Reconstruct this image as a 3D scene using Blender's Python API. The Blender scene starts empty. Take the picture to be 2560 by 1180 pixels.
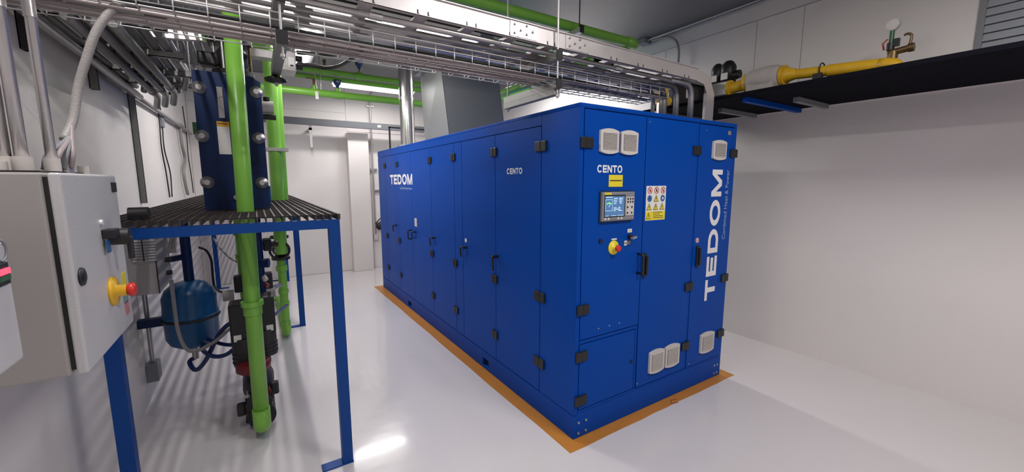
import bpy, bmesh, math, random
from mathutils import Vector, Matrix
random.seed(7)
scn = bpy.context.scene
COL = scn.collection
# ------------------------------------------------------------------ camera
FPX, CU, CV, EYE = 1002.0, 1280.0, 590.0, 1.65
PITCH = math.atan(135 / FPX)
YAW = math.atan(645 / math.hypot(FPX, 135))
cam = bpy.data.objects.new('camera', bpy.data.cameras.new('camera'))
COL.objects.link(cam)
cam.location = (0, 0, EYE)
cam.rotation_euler = (math.pi / 2 - PITCH, 0, -YAW)
cam.data.sensor_width = 36
cam.data.lens = 36 * FPX / 2560
cam.data.clip_start = 0.02
scn.camera = cam
# ------------------------------------------------------------------ view + world + lamps
scn.view_settings.view_transform = 'Standard'
scn.view_settings.look = 'None'
scn.view_settings.exposure = 0.0
scn.view_settings.gamma = 1.0
scn.view_settings.use_curve_mapping = False
w = bpy.data.worlds.new('room_air'); scn.world = w; w.use_nodes = True
w.node_tree.nodes['Background'].inputs[0].default_value = (0.5, 0.5, 0.52, 1)
w.node_tree.nodes['Background'].inputs[1].default_value = 0.05


def area(name, loc, sx, sy, power, col=(1, .97, .96)):
    l = bpy.data.lights.new(name, 'AREA'); l.shape = 'RECTANGLE'; l.size = sx; l.size_y = sy
    l.energy = power; l.color = col
    o = bpy.data.objects.new(name, l); COL.objects.link(o); o.location = loc
    o['kind'] = 'helper'
    return o


# lamp table: name, x, y, z (underside), length, direction, watts
CEIL = 3.40
LAMPS = [
    ('back', 1.78, 6.95, 3.17, 1.25, 'x', 36),
    ('mid', 0.56, 4.95, 3.06, 1.2, 'y', 44),
    ('right', 3.45, 4.9, 3.28, 1.5, 'y', 58),
    ('near', 2.05, -0.10, 3.32, 1.1, 'x', 60),
    ('left', -0.38, 1.50, 3.32, 0.9, 'y', 30),
    ('over', 1.05, 3.58, 2.95, 1.6, 'x', 10),
]
for nm, x, y, z, L, d, wt in LAMPS:
    LW = .035 if nm in ('mid', 'left') else .14
    area('lamp_light_' + nm, (x, y, z - .035), L if d == 'x' else LW, LW if d == 'x' else L, wt)


# pixel -> point on a world plane (used to take real positions off the photograph)
_a, _p = YAW, PITCH
_F = Vector((math.sin(_a) * math.cos(_p), math.cos(_a) * math.cos(_p), -math.sin(_p)))
_R = Vector((math.cos(_a), -math.sin(_a), 0)); _U = _R.cross(_F)


def on(u, v, x=None, y=None, z=None):
    d = _R * ((u - CU) / FPX) + _U * ((CV - v) / FPX) + _F
    for i, c in enumerate((x, y, z)):
        if c is not None:
            o = Vector((0, 0, EYE)); return o + d * ((c - o[i]) / d[i])


# ------------------------------------------------------------------ materials
MATS = {}


def mat(name, col, rough=.5, metal=0., bump=0., bscale=60., var=0., vscale=3., coat=0., emis=None, estr=0., spec=.5, detail=4):
    if name in MATS: return MATS[name]
    m = bpy.data.materials.new(name); m.use_nodes = True
    nt = m.node_tree; b = nt.nodes['Principled BSDF']
    b.inputs['Base Color'].default_value = (*col, 1)
    b.inputs['Roughness'].default_value = rough
    b.inputs['Metallic'].default_value = metal
    b.inputs['Specular IOR Level'].default_value = spec
    if coat: b.inputs['Coat Weight'].default_value = coat; b.inputs['Coat Roughness'].default_value = .08
    if emis:
        b.inputs['Emission Color'].default_value = (*emis, 1); b.inputs['Emission Strength'].default_value = estr
    tc = nt.nodes.new('ShaderNodeTexCoord')
    n = nt.nodes.new('ShaderNodeTexNoise'); n.inputs['Scale'].default_value = vscale; n.inputs['Detail'].default_value = detail
    nt.links.new(tc.outputs['Object'], n.inputs['Vector'])
    if var:
        mx = nt.nodes.new('ShaderNodeMixRGB')
        mx.inputs[1].default_value = (*[max(0, c * (1 - var)) for c in col], 1)
        mx.inputs[2].default_value = (*[min(1, c * (1 + var)) for c in col], 1)
        nt.links.new(n.outputs['Fac'], mx.inputs[0]); nt.links.new(mx.outputs[0], b.inputs['Base Color'])
        mr = nt.nodes.new('ShaderNodeMapRange')
        mr.inputs[3].default_value = max(.03, rough - .08); mr.inputs[4].default_value = min(1, rough + .08)
        nt.links.new(n.outputs['Fac'], mr.inputs[0]); nt.links.new(mr.outputs[0], b.inputs['Roughness'])
    if bump:
        n2 = nt.nodes.new('ShaderNodeTexNoise'); n2.inputs['Scale'].default_value = bscale; n2.inputs['Detail'].default_value = 3
        nt.links.new(tc.outputs['Object'], n2.inputs['Vector'])
        bp = nt.nodes.new('ShaderNodeBump'); bp.inputs['Strength'].default_value = bump; bp.inputs['Distance'].default_value = .004
        nt.links.new(n2.outputs['Fac'], bp.inputs['Height']); nt.links.new(bp.outputs[0], b.inputs['Normal'])
    MATS[name] = m
    return m


M_WALL = mat('wall_paint', (.79, .745, .725), .42, bump=.35, bscale=22, var=.03, vscale=1.2)
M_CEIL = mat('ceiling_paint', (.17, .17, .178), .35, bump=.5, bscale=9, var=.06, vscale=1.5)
M_FLOOR = mat('epoxy_floor', (.68, .64, .645), .19, bump=.5, bscale=7, var=.02, vscale=2, coat=.4)
M_BLUE = mat('enclosure_blue', (.0, .058, .36), .42, bump=.12, bscale=400, var=.04, vscale=2, spec=.10)
M_BLUED = mat('gap_blue', (.002, .03, .13), .6, var=.05)
M_FRAME = mat('frame_blue', (.002, .05, .25), .45, spec=.25, var=.08, vscale=6)
M_NAVY = mat('navy_paint', (.002, .019, .088), .45, spec=.3, var=.1, vscale=5)
M_ORANGE = mat('orange_floor_paint', (.50, .20, .03), .3, var=.12, vscale=5, bump=.2, bscale=30)
M_BLACK = mat('black_plastic', (.012, .012, .014), .45, var=.1)
M_DARK = mat('dark_iron', (.02, .018, .02), .5, var=.2, vscale=20)
M_GREEN = mat('green_pipe_paint', (.20, .48, .06), .33, var=.06, vscale=6)
M_GALV = mat('galvanised_steel', (.52, .50, .50), .36, .75, var=.15, vscale=14, bump=.1, bscale=60)
M_BEAM = mat('beam_grey', (.12, .125, .14), .5, var=.08)
M_LOUV = mat('louvre_paint', (.36, .38, .41), .45, var=.05)
M_GALVD = mat('shaded_galvanised', (.26, .255, .25), .45, .6, var=.2, vscale=14, bump=.1, bscale=60)  # same galvanised steel, colour darkened to stand in for shade on rack and struts
M_ALU = mat('aluminium_rail', (.72, .68, .67), .4, .7, var=.08, vscale=5, bump=.08, bscale=30)
M_STEEL = mat('stainless', (.62, .61, .61), .22, .95, var=.06, vscale=4, bump=.35, bscale=7)
M_DUCT = mat('duct_grey', (.17, .18, .18), .55, var=.05)
M_DUCTM = mat('duct_zinc', (.40, .41, .41), .4, .5, var=.08, vscale=4)
M_GREYP = mat('grey_paint', (.22, .23, .25), .5, var=.08)
M_CAB = mat('cabinet_grey', (.56, .55, .56), .42, var=.03, bump=.15, bscale=180)
M_CABD = mat('cabinet_grey_warm', (.36, .34, .33), .5, var=.03)
M_WHITE = mat('white_plastic', (.78, .76, .74), .4, var=.02)
M_BEIGE = mat('vent_plastic', (.62, .58, .55), .45, var=.03)
M_LETTER = mat('white_lettering', (.82, .80, .80), .5)
M_LETTER2 = mat('faint_lettering', (.30, .42, .62), .5)
M_YEL = mat('yellow_paint', (.72, .42, .02), .4, var=.08, vscale=10)
M_YELL = mat('yellow_label', (.80, .66, .03), .45)
M_AMBER = mat('amber_label', (.75, .38, .03), .45)
M_RED = mat('red_plastic', (.62, .03, .02), .35)
M_REDD = mat('dark_red_cast', (.16, .012, .015), .45, var=.2, vscale=10)
M_TANK = mat('tank_blue', (.012, .10, .26), .35, var=.12, vscale=6)
M_HOSEB = mat('blue_hose', (.012, .03, .14), .4, var=.1)
M_HOSEG = mat('grey_hose', (.32, .30, .29), .5, var=.1, bump=.4, bscale=150)
M_GRATE = mat('grating_steel', (.06, .05, .048), .55, .4, var=.25, vscale=12)
M_SHELF = mat('black_shelf', (.006, .006, .010), .85, spec=.05, var=.2, vscale=3)
M_BRASS = mat('brass', (.20, .13, .06), .4, .7, var=.2, vscale=20)
M_TEAL = mat('teal_paint', (.10, .22, .25), .5, var=.1)
M_WRAP = mat('dirty_wrap', (.46, .42, .40), .7, var=.18, vscale=9, bump=.6, bscale=40)
M_FELT = mat('cable_black', (.01, .01, .011), .5)
M_GLOW = mat('tube_glow', (1, 1, 1), .5, emis=(1, .98, .97), estr=9)
M_SCREEN = mat('screen_blue', (.05, .12, .25), .25, emis=(.10, .24, .50), estr=.45)
M_SCRW = mat('screen_white', (.5, .7, .8), .3, emis=(.6, .8, .95), estr=.6)
M_SCRG = mat('screen_green', (.2, .7, .2), .3, emis=(.25, .9, .25), estr=.6)
M_LEDR = mat('lit_red', (.8, .05, .08), .3, emis=(1, .08, .14), estr=1.3)
M_GRN = mat('green_plastic', (.03, .12, .05), .35)
M_METERB = mat('meter_blue', (.01, .045, .16), .35, var=.1)
M_PURP = mat('cable_brown', (.30, .25, .25), .5, var=.12, vscale=20)
M_LABELR = mat('pink_label', (.60, .22, .22), .5)
M_LABELG = mat('greengrey_label', (.20, .30, .30), .5)
M_SIGNB = mat('sign_blue', (.03, .14, .38), .45)
M_SIGNR = mat('sign_red', (.45, .05, .05), .45)


# ------------------------------------------------------------------ mesh builder
def frame_of(d):
    d = Vector(d).normalized()
    a = Vector((0, 0, 1)) if abs(d.z) < .9 else Vector((1, 0, 0))
    s = d.cross(a).normalized(); return s, d.cross(s).normalized()


class MB:
    def __init__(s): s.bm = bmesh.new()

    def box(s, x0, x1, y0, y1, z0, z1, bev=0, seg=2):
        b = bmesh.new()
        bmesh.ops.create_cube(b, size=1)
        for v in b.verts:
            v.co = Vector(((x0 + x1) / 2 + v.co.x * (x1 - x0), (y0 + y1) / 2 + v.co.y * (y1 - y0), (z0 + z1) / 2 + v.co.z * (z1 - z0)))
        bmesh.ops.recalc_face_normals(b, faces=b.faces)
        if bev:
            bmesh.ops.bevel(b, geom=b.edges[:], offset=bev, segments=seg, affect='EDGES', profile=.5)
        return s._merge(b)

    def _merge(s, b, M=None):
        vm = {}
        for v in b.verts: vm[v] = s.bm.verts.new(M @ v.co if M else v.co)
        for f in b.faces:
            try:
                g = s.bm.faces.new([vm[v] for v in f.verts]); g.smooth = f.smooth
            except ValueError: pass
        b.free(); return s

    def obox(s, c, ax, ay, az, hx, hy, hz):
        c = Vector(c); ax, ay, az = Vector(ax), Vector(ay), Vector(az)
        vs = [s.bm.verts.new(c + ax * hx * i + ay * hy * j + az * hz * k) for i in (-1, 1) for j in (-1, 1) for k in (-1, 1)]
        fs = [s.bm.faces.new([vs[i] for i in q]) for q in ((0, 1, 3, 2), (4, 6, 7, 5), (0, 4, 5, 1), (2, 3, 7, 6), (0, 2, 6, 4), (1, 5, 7, 3))]
        bmesh.ops.recalc_face_normals(s.bm, faces=fs)
        return s

    def bar(s, p0, p1, w, h, up=(0, 0, 1)):
        p0, p1 = Vector(p0), Vector(p1); d = (p1 - p0); L = d.length; d.normalize()
        up = Vector(up); sd = d.cross(up).normalized(); u2 = sd.cross(d)
        return s.obox((p0 + p1) / 2, d, sd, u2, L / 2, w / 2, h / 2)

    def cyl(s, p0, p1, r, n=16, r2=None, caps=True):
        p0, p1 = Vector(p0), Vector(p1); r2 = r if r2 is None else r2
        a, b = frame_of(p1 - p0)
        A, B = [], []
        for i in range(n):
            t = 2 * math.pi * i / n; o = a * math.cos(t) + b * math.sin(t)
            A.append(s.bm.verts.new(p0 + o * r)); B.append(s.bm.verts.new(p1 + o * r2))
        fs = []
        for i in range(n):
            f = s.bm.faces.new((A[i], A[(i + 1) % n], B[(i + 1) % n], B[i])); f.smooth = True; fs.append(f)
        if caps:
            ca = [s.bm.verts.new(v.co) for v in A]; cb = [s.bm.verts.new(v.co) for v in B]
            fs.append(s.bm.faces.new(ca[::-1])); fs.append(s.bm.faces.new(cb))
        bmesh.ops.recalc_face_normals(s.bm, faces=fs)
        if (fs[0].normal.dot(fs[0].calc_center_median() - (p0 + p1) / 2)) < 0: bmesh.ops.reverse_faces(s.bm, faces=fs)
        return s

    def tube(s, pts, r, n=10, closed=False, caps=True):
        pts = [Vector(p) for p in pts]; N = len(pts); rings = []
        prev = None
        for i, p in enumerate(pts):
            if closed: d = pts[(i + 1) % N] - pts[i - 1]
            else: d = pts[min(i + 1, N - 1)] - pts[max(i - 1, 0)]
            d.normalize()
            if prev is None: a, b = frame_of(d)
            else:
                a = (prev - d * prev.dot(d)).normalized(); b = d.cross(a)
            prev = a
            rings.append([s.bm.verts.new(p + a * math.cos(2 * math.pi * k / n) * r + b * math.sin(2 * math.pi * k / n) * r) for k in range(n)])
        fs = []
        for i in range(N if closed else N - 1):
            A, B = rings[i], rings[(i + 1) % N]
            for k in range(n):
                f = s.bm.faces.new((A[k], A[(k + 1) % n], B[(k + 1) % n], B[k])); f.smooth = True; fs.append(f)
        if caps and not closed:
            fs.append(s.bm.faces.new(rings[0][::-1])); fs.append(s.bm.faces.new(rings[-1]))
        bmesh.ops.recalc_face_normals(s.bm, faces=fs)
        return s

    def lathe(s, c, axis, prof, n=24):
        """prof: list of (r, t) along axis from c"""
        c = Vector(c); ax = Vector(axis).normalized(); a, b = frame_of(ax); rings = []
        for r, t in prof:
            rings.append([s.bm.verts.new(c + ax * t + (a * math.cos(2 * math.pi * k / n) + b * math.sin(2 * math.pi * k / n)) * max(r, 1e-4)) for k in range(n)])
        fs = []
        for A, B in zip(rings, rings[1:]):
            for k in range(n):
                f = s.bm.faces.new((A[k], A[(k + 1) % n], B[(k + 1) % n], B[k])); f.smooth = True; fs.append(f)
        fs.append(s.bm.faces.new(rings[0][::-1])); fs.append(s.bm.faces.new(rings[-1]))
        bmesh.ops.recalc_face_normals(s.bm, faces=fs)
        return s

    def torus(s, c, axis, R, r, n=24, m=8):
        a, b = frame_of(axis); c = Vector(c)
        return s.tube([c + (a * math.cos(2 * math.pi * i / n) + b * math.sin(2 * math.pi * i / n)) * R for i in range(n)], r, m, closed=True)

    def poly(s, pts, d):
        """extruded polygon: pts 3-D, d thickness vector"""
        d = Vector(d); A = [s.bm.verts.new(Vector(p)) for p in pts]; B = [s.bm.verts.new(Vector(p) + d) for p in pts]
        fs = [s.bm.faces.new(A[::-1]), s.bm.faces.new(B)]
        for i in range(len(A)): fs.append(s.bm.faces.new((A[i], A[(i + 1) % len(A)], B[(i + 1) % len(A)], B[i])))
        bmesh.ops.recalc_face_normals(s.bm, faces=fs)
        return s


ORG = {}


def smoothpath(pts, k=6):
    P = [Vector(p) for p in pts]; P = [P[0] * 2 - P[1]] + P + [P[-1] * 2 - P[-2]]; out = []
    for i in range(1, len(P) - 2):
        for j in range(k):
            t = j / k
            out.append(.5 * ((2 * P[i]) + (P[i + 1] - P[i - 1]) * t + (2 * P[i - 1] - 5 * P[i] + 4 * P[i + 1] - P[i + 2]) * t * t + (3 * P[i] - 3 * P[i + 1] + P[i + 2] - P[i - 1]) * t ** 3))
    out.append(P[-2]); return out


def bendpath(pts, r, k=6):
    """straight runs with rounded corners of radius r"""
    P = [Vector(p) for p in pts]; out = [P[0]]
    for i in range(1, len(P) - 1):
        a = (P[i - 1] - P[i]); b = (P[i + 1] - P[i]); rr = min(r, a.length * .49, b.length * .49); a.normalize(); b.normalize()
        A, B = P[i] + a * rr, P[i] + b * rr
        for j in range(k + 1):
            t = j / k; out.append(A * (1 - t) ** 2 + P[i] * 2 * t * (1 - t) + B * t * t)
    out.append(P[-1]); return out


def thing(name, label, cat, loc=(0, 0, 0), group=None):
    o = bpy.data.objects.new(name, None); COL.objects.link(o); o.location = loc; o.empty_display_size = .1
    o['label'] = label; o['category'] = cat
    if group: o['group'] = group
    ORG[o.name] = Vector(loc); return o


def part(name, mb, m, parent, label=None, kind=None):
    me = bpy.data.meshes.new(name); org = ORG[parent.name] if parent else Vector((0, 0, 0))
    bmesh.ops.translate(mb.bm, verts=mb.bm.verts, vec=-org)
    mb.bm.to_mesh(me); mb.bm.free(); me.materials.append(m)
    o = bpy.data.objects.new(name, me); COL.objects.link(o)
    if parent: o.parent = parent; ORG[o.name] = org
    if label: o['label'] = label
    if kind: o['kind'] = kind
    return o


def solo(name, mb, m, label, cat, group=None):
    bb = [v.co for v in mb.bm.verts]
    c = Vector(((min(v.x for v in bb) + max(v.x for v in bb)) / 2, (min(v.y for v in bb) + max(v.y for v in bb)) / 2, min(v.z for v in bb)))
    bmesh.ops.translate(mb.bm, verts=mb.bm.verts, vec=-c)
    me = bpy.data.meshes.new(name); mb.bm.to_mesh(me); mb.bm.free(); me.materials.append(m)
    o = bpy.data.objects.new(name, me); COL.objects.link(o); o.location = c
    o['label'] = label; o['category'] = cat
    if group: o['group'] = group
    ORG[o.name] = c; return o


def struct(name, mb, m, parent=None):
    o = part(name, mb, m, parent)
    if not parent: o['kind'] = 'structure'; ORG[o.name] = Vector((0, 0, 0))
    return o


def copypart(src, parent, off, name=None):
    c = src.copy(); COL.objects.link(c); c.parent = parent; c.location = src.location + Vector(off); ORG[c.name] = ORG[src.name]; return c


def text_part(name, txt, m, parent, o0, ux, uy, w, h, depth=.0012, bold=.0, spacing=1.0, label=None):
    """flat lettering filling w (along ux) x h (along uy) from o0"""
    cu = bpy.data.curves.new(name, 'FONT'); cu.body = txt; cu.size = 1; cu.offset = bold; cu.space_character = spacing; cu.resolution_u = 3
    to = bpy.data.objects.new(name + '_src', cu); COL.objects.link(to)
    dg = bpy.context.evaluated_depsgraph_get(); me = bpy.data.meshes.new_from_object(to.evaluated_get(dg))
    bpy.data.objects.remove(to); bpy.data.curves.remove(cu)
    xs = [v.co.x for v in me.vertices]; ys = [v.co.y for v in me.vertices]
    x0, x1, y0, y1 = min(xs), max(xs), min(ys), max(ys)
    ux, uy, o0 = Vector(ux), Vector(uy), Vector(o0); nn = ux.cross(uy).normalized()
    mb = MB(); mb.bm.from_mesh(me); bpy.data.meshes.remove(me)
    r = bmesh.ops.extrude_face_region(mb.bm, geom=mb.bm.faces[:])
    for v in [e for e in r['geom'] if isinstance(e, bmesh.types.BMVert)]: v.co.z += 1
    for v in mb.bm.verts:
        c = v.co.copy(); v.co = o0 + ux * ((c.x - x0) / (x1 - x0) * w) + uy * ((c.y - y0) / (y1 - y0) * h) + nn * (c.z * depth)
    bmesh.ops.recalc_face_normals(mb.bm, faces=mb.bm.faces)
    return part(name, mb, m, parent, label)


def glyph(ch):
    """bold block capitals on a 1 x 1 box, as flat outlines (lists of 2-D points)"""
    t, v = .215, .235   # stem width (across), bar height

    def ring(x0, x1, a0, a1, n=20, close=False):
        cx, cy, rx, ry = (x0 + x1) / 2, .5, (x1 - x0) / 2, .52; out = []
        for i in range(n):
            p, q = [math.radians(a0 + (a1 - a0) * k / n) for k in (i, i + 1)]
            f = lambda a, k: (cx + (rx - t * k) * math.cos(a), cy + (ry - v * .92 * k) * math.sin(a))
            out.append([f(p, 0), f(q, 0), f(q, 1), f(p, 1)])
        return out
    B = lambda x0, x1, y0, y1: [(x0, y0), (x1, y0), (x1, y1), (x0, y1)]
    if ch == 'T': return [B(0, 1, 1 - v, 1), B(.5 - t * .55, .5 + t * .55, 0, 1 - v)], .82
    if ch == 'E': return [B(0, t * 1.15, 0, 1), B(t * 1.15, 1, 1 - v, 1), B(t * 1.15, .93, .5 - v / 2, .5 + v / 2), B(t * 1.15, 1, 0, v)], .78
    if ch == 'N': return [B(0, t, 0, 1), B(1 - t, 1, 0, 1), [(t, 1), (t, .62), (1 - t, 0), (1 - t, .38)]], .88
    if ch == 'M': return [B(0, t * .85, 0, 1), B(1 - t * .85, 1, 0, 1), [(t * .85, 1), (t * .85, .55), (.40, 0), (.5, 0), (.5, .28)], [(1 - t * .85, 1), (.5, .28), (.5, 0), (.60, 0), (1 - t * .85, .55)]], 1.0
    if ch == 'O': return ring(0, 1, 0, 360, 28), .98
    if ch == 'C': return ring(0, 1.02, 38, 322, 24), .92
    if ch == 'D':
        out = [B(0, t, 0, 1), B(t, .5, 1 - v, 1), B(t, .5, 0, v)]
        for i in range(14):
            p, q = [math.radians(-90 + 180 * k / 14) for k in (i, i + 1)]
            f = lambda a, k: (.5 + (.5 - t * k) * math.cos(a), .5 + (.5 - v * k) * math.sin(a))
            out.append([f(p, 0), f(q, 0), f(q, 1), f(p, 1)])
        return out, .92


def block_text(txt, m, parent, o0, ux, uy, w, h, label, depth=.0012, gap=.13):
    ux, uy, o0 = Vector(ux), Vector(uy), Vector(o0); nn = ux.cross(uy)
    ws = [glyph(c)[1] for c in txt]; tot = sum(ws) + gap * (len(txt) - 1); x = 0
    for c, cw in zip(txt, ws):
        mb = MB()
        for pl in glyph(c)[0]: mb.poly([o0 + ux * ((x + px * cw) / tot * w) + uy * (py * h) + nn * .0001 for px, py in pl], nn * depth)
        bmesh.ops.remove_doubles(mb.bm, verts=mb.bm.verts, dist=1e-6)
        part('letter', mb, m, parent, label); x += cw + gap


X, Y, Z = Vector((1, 0, 0)), Vector((0, 1, 0)), Vector((0, 0, 1))
# ================================================================== ROOM
XL, XR, YB, YF = -.78, 4.33, 7.89, -2.6
struct('floor', MB().box(XL - .15, XR + .15, YF - .15, YB + .15, -.12, 0), M_FLOOR)
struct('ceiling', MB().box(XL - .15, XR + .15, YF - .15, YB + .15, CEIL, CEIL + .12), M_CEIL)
struct('wall_left', MB().box(XL - .12, XL, YF - .12, YB + .12, 0, CEIL), M_WALL)
struct('wall_right', MB().box(XR, XR + .12, YF - .12, YB + .12, 0, CEIL), M_WALL)
struct('wall_front', MB().box(XL, XR, YF - .12, YF, 0, CEIL), M_WALL)
wb = struct('wall_back', MB().box(XL, XR, YB, YB + .12, 0, CEIL), M_WALL)
# back wall: raised panels with recessed joints and the shallow pilaster
for a in ((XL + .004, 1.465, 2.875, CEIL - .004), (XL + .004, 1.465, .004, 2.862), (1.478, XR - .004, 2.56, CEIL - .004), (1.86, XR - .004, .004, 2.548)):
    part('wall_panel', MB().box(a[0], a[1], YB - .012, YB, a[2], a[3]), M_WALL, wb)
part('pilaster', MB().box(1.45, 1.805, 7.69, YB - .012, .002, 2.52, bev=.003, seg=1), M_WALL, wb)
part('conduit_rail', MB().box(1.9, 2.5, YB - .05, YB - .012, 1.47, 1.505), M_GALV, wb)
wr = bpy.data.objects['wall_right']
ys = [YF + .003, 1.838, 2.25, 3.3, 4.4, 5.5, 6.7, YB - .02]
for a, b in zip(ys, ys[1:]):
    part('wall_panel', MB().box(XR - .010, XR, a + .003, b - .003, 2.32, 3.232), M_WALL, wr)
part('ceiling_beam', MB().box(XR - .03, XR, YF + .003, YB - .02, 3.236, CEIL - .002), M_WALL, wr)
# left wall vertical sheets (light joints)
wl = bpy.data.objects['wall_left']

# ceiling fixtures
LN = {'back': 'bright white ceiling lamp near the back wall, beside the steel flue', 'mid': 'white ceiling lamp glowing behind the conduits left of the steel flue',
      'right': 'white ceiling lamp over the far right side of the blue enclosure', 'near': 'white ceiling lamp above the walkway nearest the viewer', 'left': 'white ceiling lamp along the left wall over the control cabinet',
      'over': 'wide white reflector lamp hung low over the cable ladder tray',
      }
for nm, x, y, z, L, d, wt in LAMPS:
    t = thing('ceiling_lamp', LN[nm], 'lamp', (x, y, z))
    hx, hy = (L / 2, .09) if d == 'x' else (.09, L / 2)
    part('housing', MB().box(x - hx - .03, x + hx + .03, y - hy - .01, y + hy + .01, z, z + .075, bev=.01), M_WHITE, t)
    for k in (-1, 1): part('hanger_rod', MB().cyl((x + k * (hx - .02 if d == 'x' else 0), y + k * (0 if d == 'x' else hy - .02), z + .07), (x + k * (hx - .02 if d == 'x' else 0), y + k * (0 if d == 'x' else hy - .02), CEIL), .005, 8), M_GALV, t)
    if nm == 'over': part('reflector', MB().poly([(x - hx, y - .19, z - .02), (x + hx, y - .19, z - .02), (x + hx, y - .05, z + .03), (x - hx, y - .05, z + .03)], (0, 0, .004)).poly([(x - hx, y + .19, z - .02), (x + hx, y + .19, z - .02), (x + hx, y + .05, z + .03), (x - hx, y + .05, z + .03)], (0, 0, .004)), M_WHITE, t)
    for k in (-1, 1):
        if d == 'x': part('tube', MB().cyl((x - hx, y + k * .045, z - .013), (x + hx, y + k * .045, z - .013), .028 if nm == 'back' else .013, 10), M_GLOW, t)
        else: part('tube', MB().cyl((x + k * .045, y - hy, z - .013), (x + k * .045, y + hy, z - .013), .013, 10), M_GLOW, t)

# louvre high on the right wall
t = thing('wall_louvre', 'grey metal louvre grille high on the right wall', 'grille', (XR - .01, 0, 2.35))
part('frame', MB().box(XR - .05, XR - .012, .715, .745, 2.33, 3.25).box(XR - .05, XR - .012, -.9, .715, 3.17, 3.25).box(XR - .05, XR - .012, -.9, .715, 2.33, 2.38), M_GREYP, t)
part('back_panel', MB().box(XR - .014, XR - .011, -.9, .715, 2.38, 3.17), M_GREYP, t)
n = 14
s0 = part('slat', MB().obox((XR - .03, -.0925, 2.41), Y, Vector((.35, 0, .94)), Vector((-.94, 0, .35)), .8075, .027, .004), M_LOUV, t)
for i in range(1, n): copypart(s0, t, (0, 0, i * .055))

# ================================================================== floor border
bx0, bx1, by0, by1 = 1.615, 3.275, 1.80, 6.33
mb = MB()
o_ = [(1.515, 1.712), (3.372, 1.722), (3.372, 6.43), (1.49, 6.42)]; i_ = [(bx0, by0), (bx1, by0), (bx1, by1), (bx0, by1)]


def edge(a, b, n, j):
    return [(a[0] + (b[0] - a[0]) * k / n + random.uniform(-j, j), a[1] + (b[1] - a[1]) * k / n + random.uniform(-j, j)) for k in range(n)]


for k in range(4):
    a, b, c, d = o_[k], o_[(k + 1) % 4], i_[(k + 1) % 4], i_[k]
    ed = [a] + edge(a, b, 14, .004)[1:] + [b]
    mb.poly([(p[0], p[1], .0005) for p in ed] + [(c[0], c[1], .0005), (d[0], d[1], .0005)], (0, 0, .0012))
solo('floor_border', mb, M_ORANGE, 'orange painted border strip on the floor around the blue enclosure', 'marking')
solo('floor_scratch', MB().tube(smoothpath([on(1692, 998, z=.003), on(1678, 1001, z=.003), on(1680, 1009, z=.003), on(1696, 1005, z=.003)], 4), .002, 5), M_REDD,
     'small dark curl of cord lying on the orange strip before the enclosure', 'cord')

# ================================================================== GENERATOR ENCLOSURE
G = thing('generator_enclosure', 'large blue steel enclosure with hinged doors standing on the white floor', 'machine', ((bx0 + bx1) / 2, (by0 + by1) / 2, 0))
ZT, ZP = 2.106, .16
part('body', MB().box(bx0 + .012, bx1 - .012, by0 + .012, by1 - .012, ZP - .01, ZT - .02), M_BLUED, G)
part('roof', MB().box(bx0, bx1, by0, by1, ZT - .022, ZT, bev=.004), M_BLUE, G)
# plinth of channel sections with fork pockets on the long side
mb = MB()
for a, b in ((by0, 2.91), (3.02, 4.97), (5.10, by1)): mb.box(bx0, bx0 + .03, a, b, .003, ZP)
mb.box(bx0, bx0 + .03, 2.91, 3.02, .003, .028).box(bx0, bx0 + .03, 4.97, 5.10, .003, .022).box(bx0, bx0 + .03, 2.91, 3.02, .098, ZP).box(bx0, bx0 + .03, 4.97, 5.10, .09, ZP)
mb.box(bx0 + .03, bx1, by0, by0 + .03, .003, ZP + .01).box(bx0 + .03, bx1 - .03, by1 - .03, by1, .003, ZP).box(bx1 - .03, bx1, by0 + .03, by1, .003, ZP)
part('plinth', mb, M_BLUE, G)
part('fork_pocket', MB().box(bx0 + .03, bx0 + .3, 2.92, 3.01, .03, .097), M_BLACK, G)
part('fork_pocket', MB().box(bx0 + .03, bx0 + .3, 4.98, 5.09, .024, .088), M_BLACK, G)
# long side (faces -x)
zt = 2.012
part('header', MB().box(bx0, bx0 + .012, 2.17, by1, zt + .006, ZT - .022), M_BLUE, G)
part('corner_panel', MB().box(bx0, bx0 + .012, by0 + .012, 2.166, ZP + .005, ZT - .022), M_BLUE, G)
doors = [(2.174, 2.776, 'd'), (2.781, 3.388, 'd'), (3.393, 3.562, 'p'), (3.567, 4.168, 'd'), (4.173, 4.815, 'd'), (4.820, 5.372, 'd'), (5.377, 5.498, 'p'), (5.503, 5.968, 'd'), (5.973, by1, 'p')]
DO = {}
for a, b, k in doors:
    zb = .125 if False else ZP + .006
    DO[round(a, 2)] = part('door' if k == 'd' else 'side_panel', MB().box(bx0, bx0 + .012, a, b, zb, zt, bev=.0015, seg=1), M_BLUE, G)


def hinge_side(y, z, w, par):
    mb = MB().box(bx0 - .014, bx0 + .002, y - w / 2, y - .003, z - .034, z + .034, bev=.004).box(bx0 - .014, bx0 + .002, y + .003, y + w / 2, z - .034, z + .034, bev=.004)
    mb.cyl((bx0 - .012, y, z - .033), (bx0 - .012, y, z + .033), .006, 8)
    part('hinge', mb, M_BLACK, par)


for y, w in ((2.17, .12), (2.793, .088), (3.566, .09), (4.178, .09), (5.375, .09), (5.966, .09)):
    for z in (1.883, .863, .385): hinge_side(y, z, w, G)


def lever_side(y, z, par, flip=-1):
    """L-shaped swing lever standing off the door"""
    mb = MB().cyl((bx0 + .002, y, z), (bx0 - .045, y, z), .013, 12)
    mb.tube(bendpath([(bx0 - .04, y + .012, z + .004), (bx0 - .052, y - .005, z + .004), (bx0 - .050, y + .0, z - .05), (bx0 - .044, y + .004, z - .112)], .02, 4), .009, 8)
    part('handle', mb, M_BLACK, par)


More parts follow.
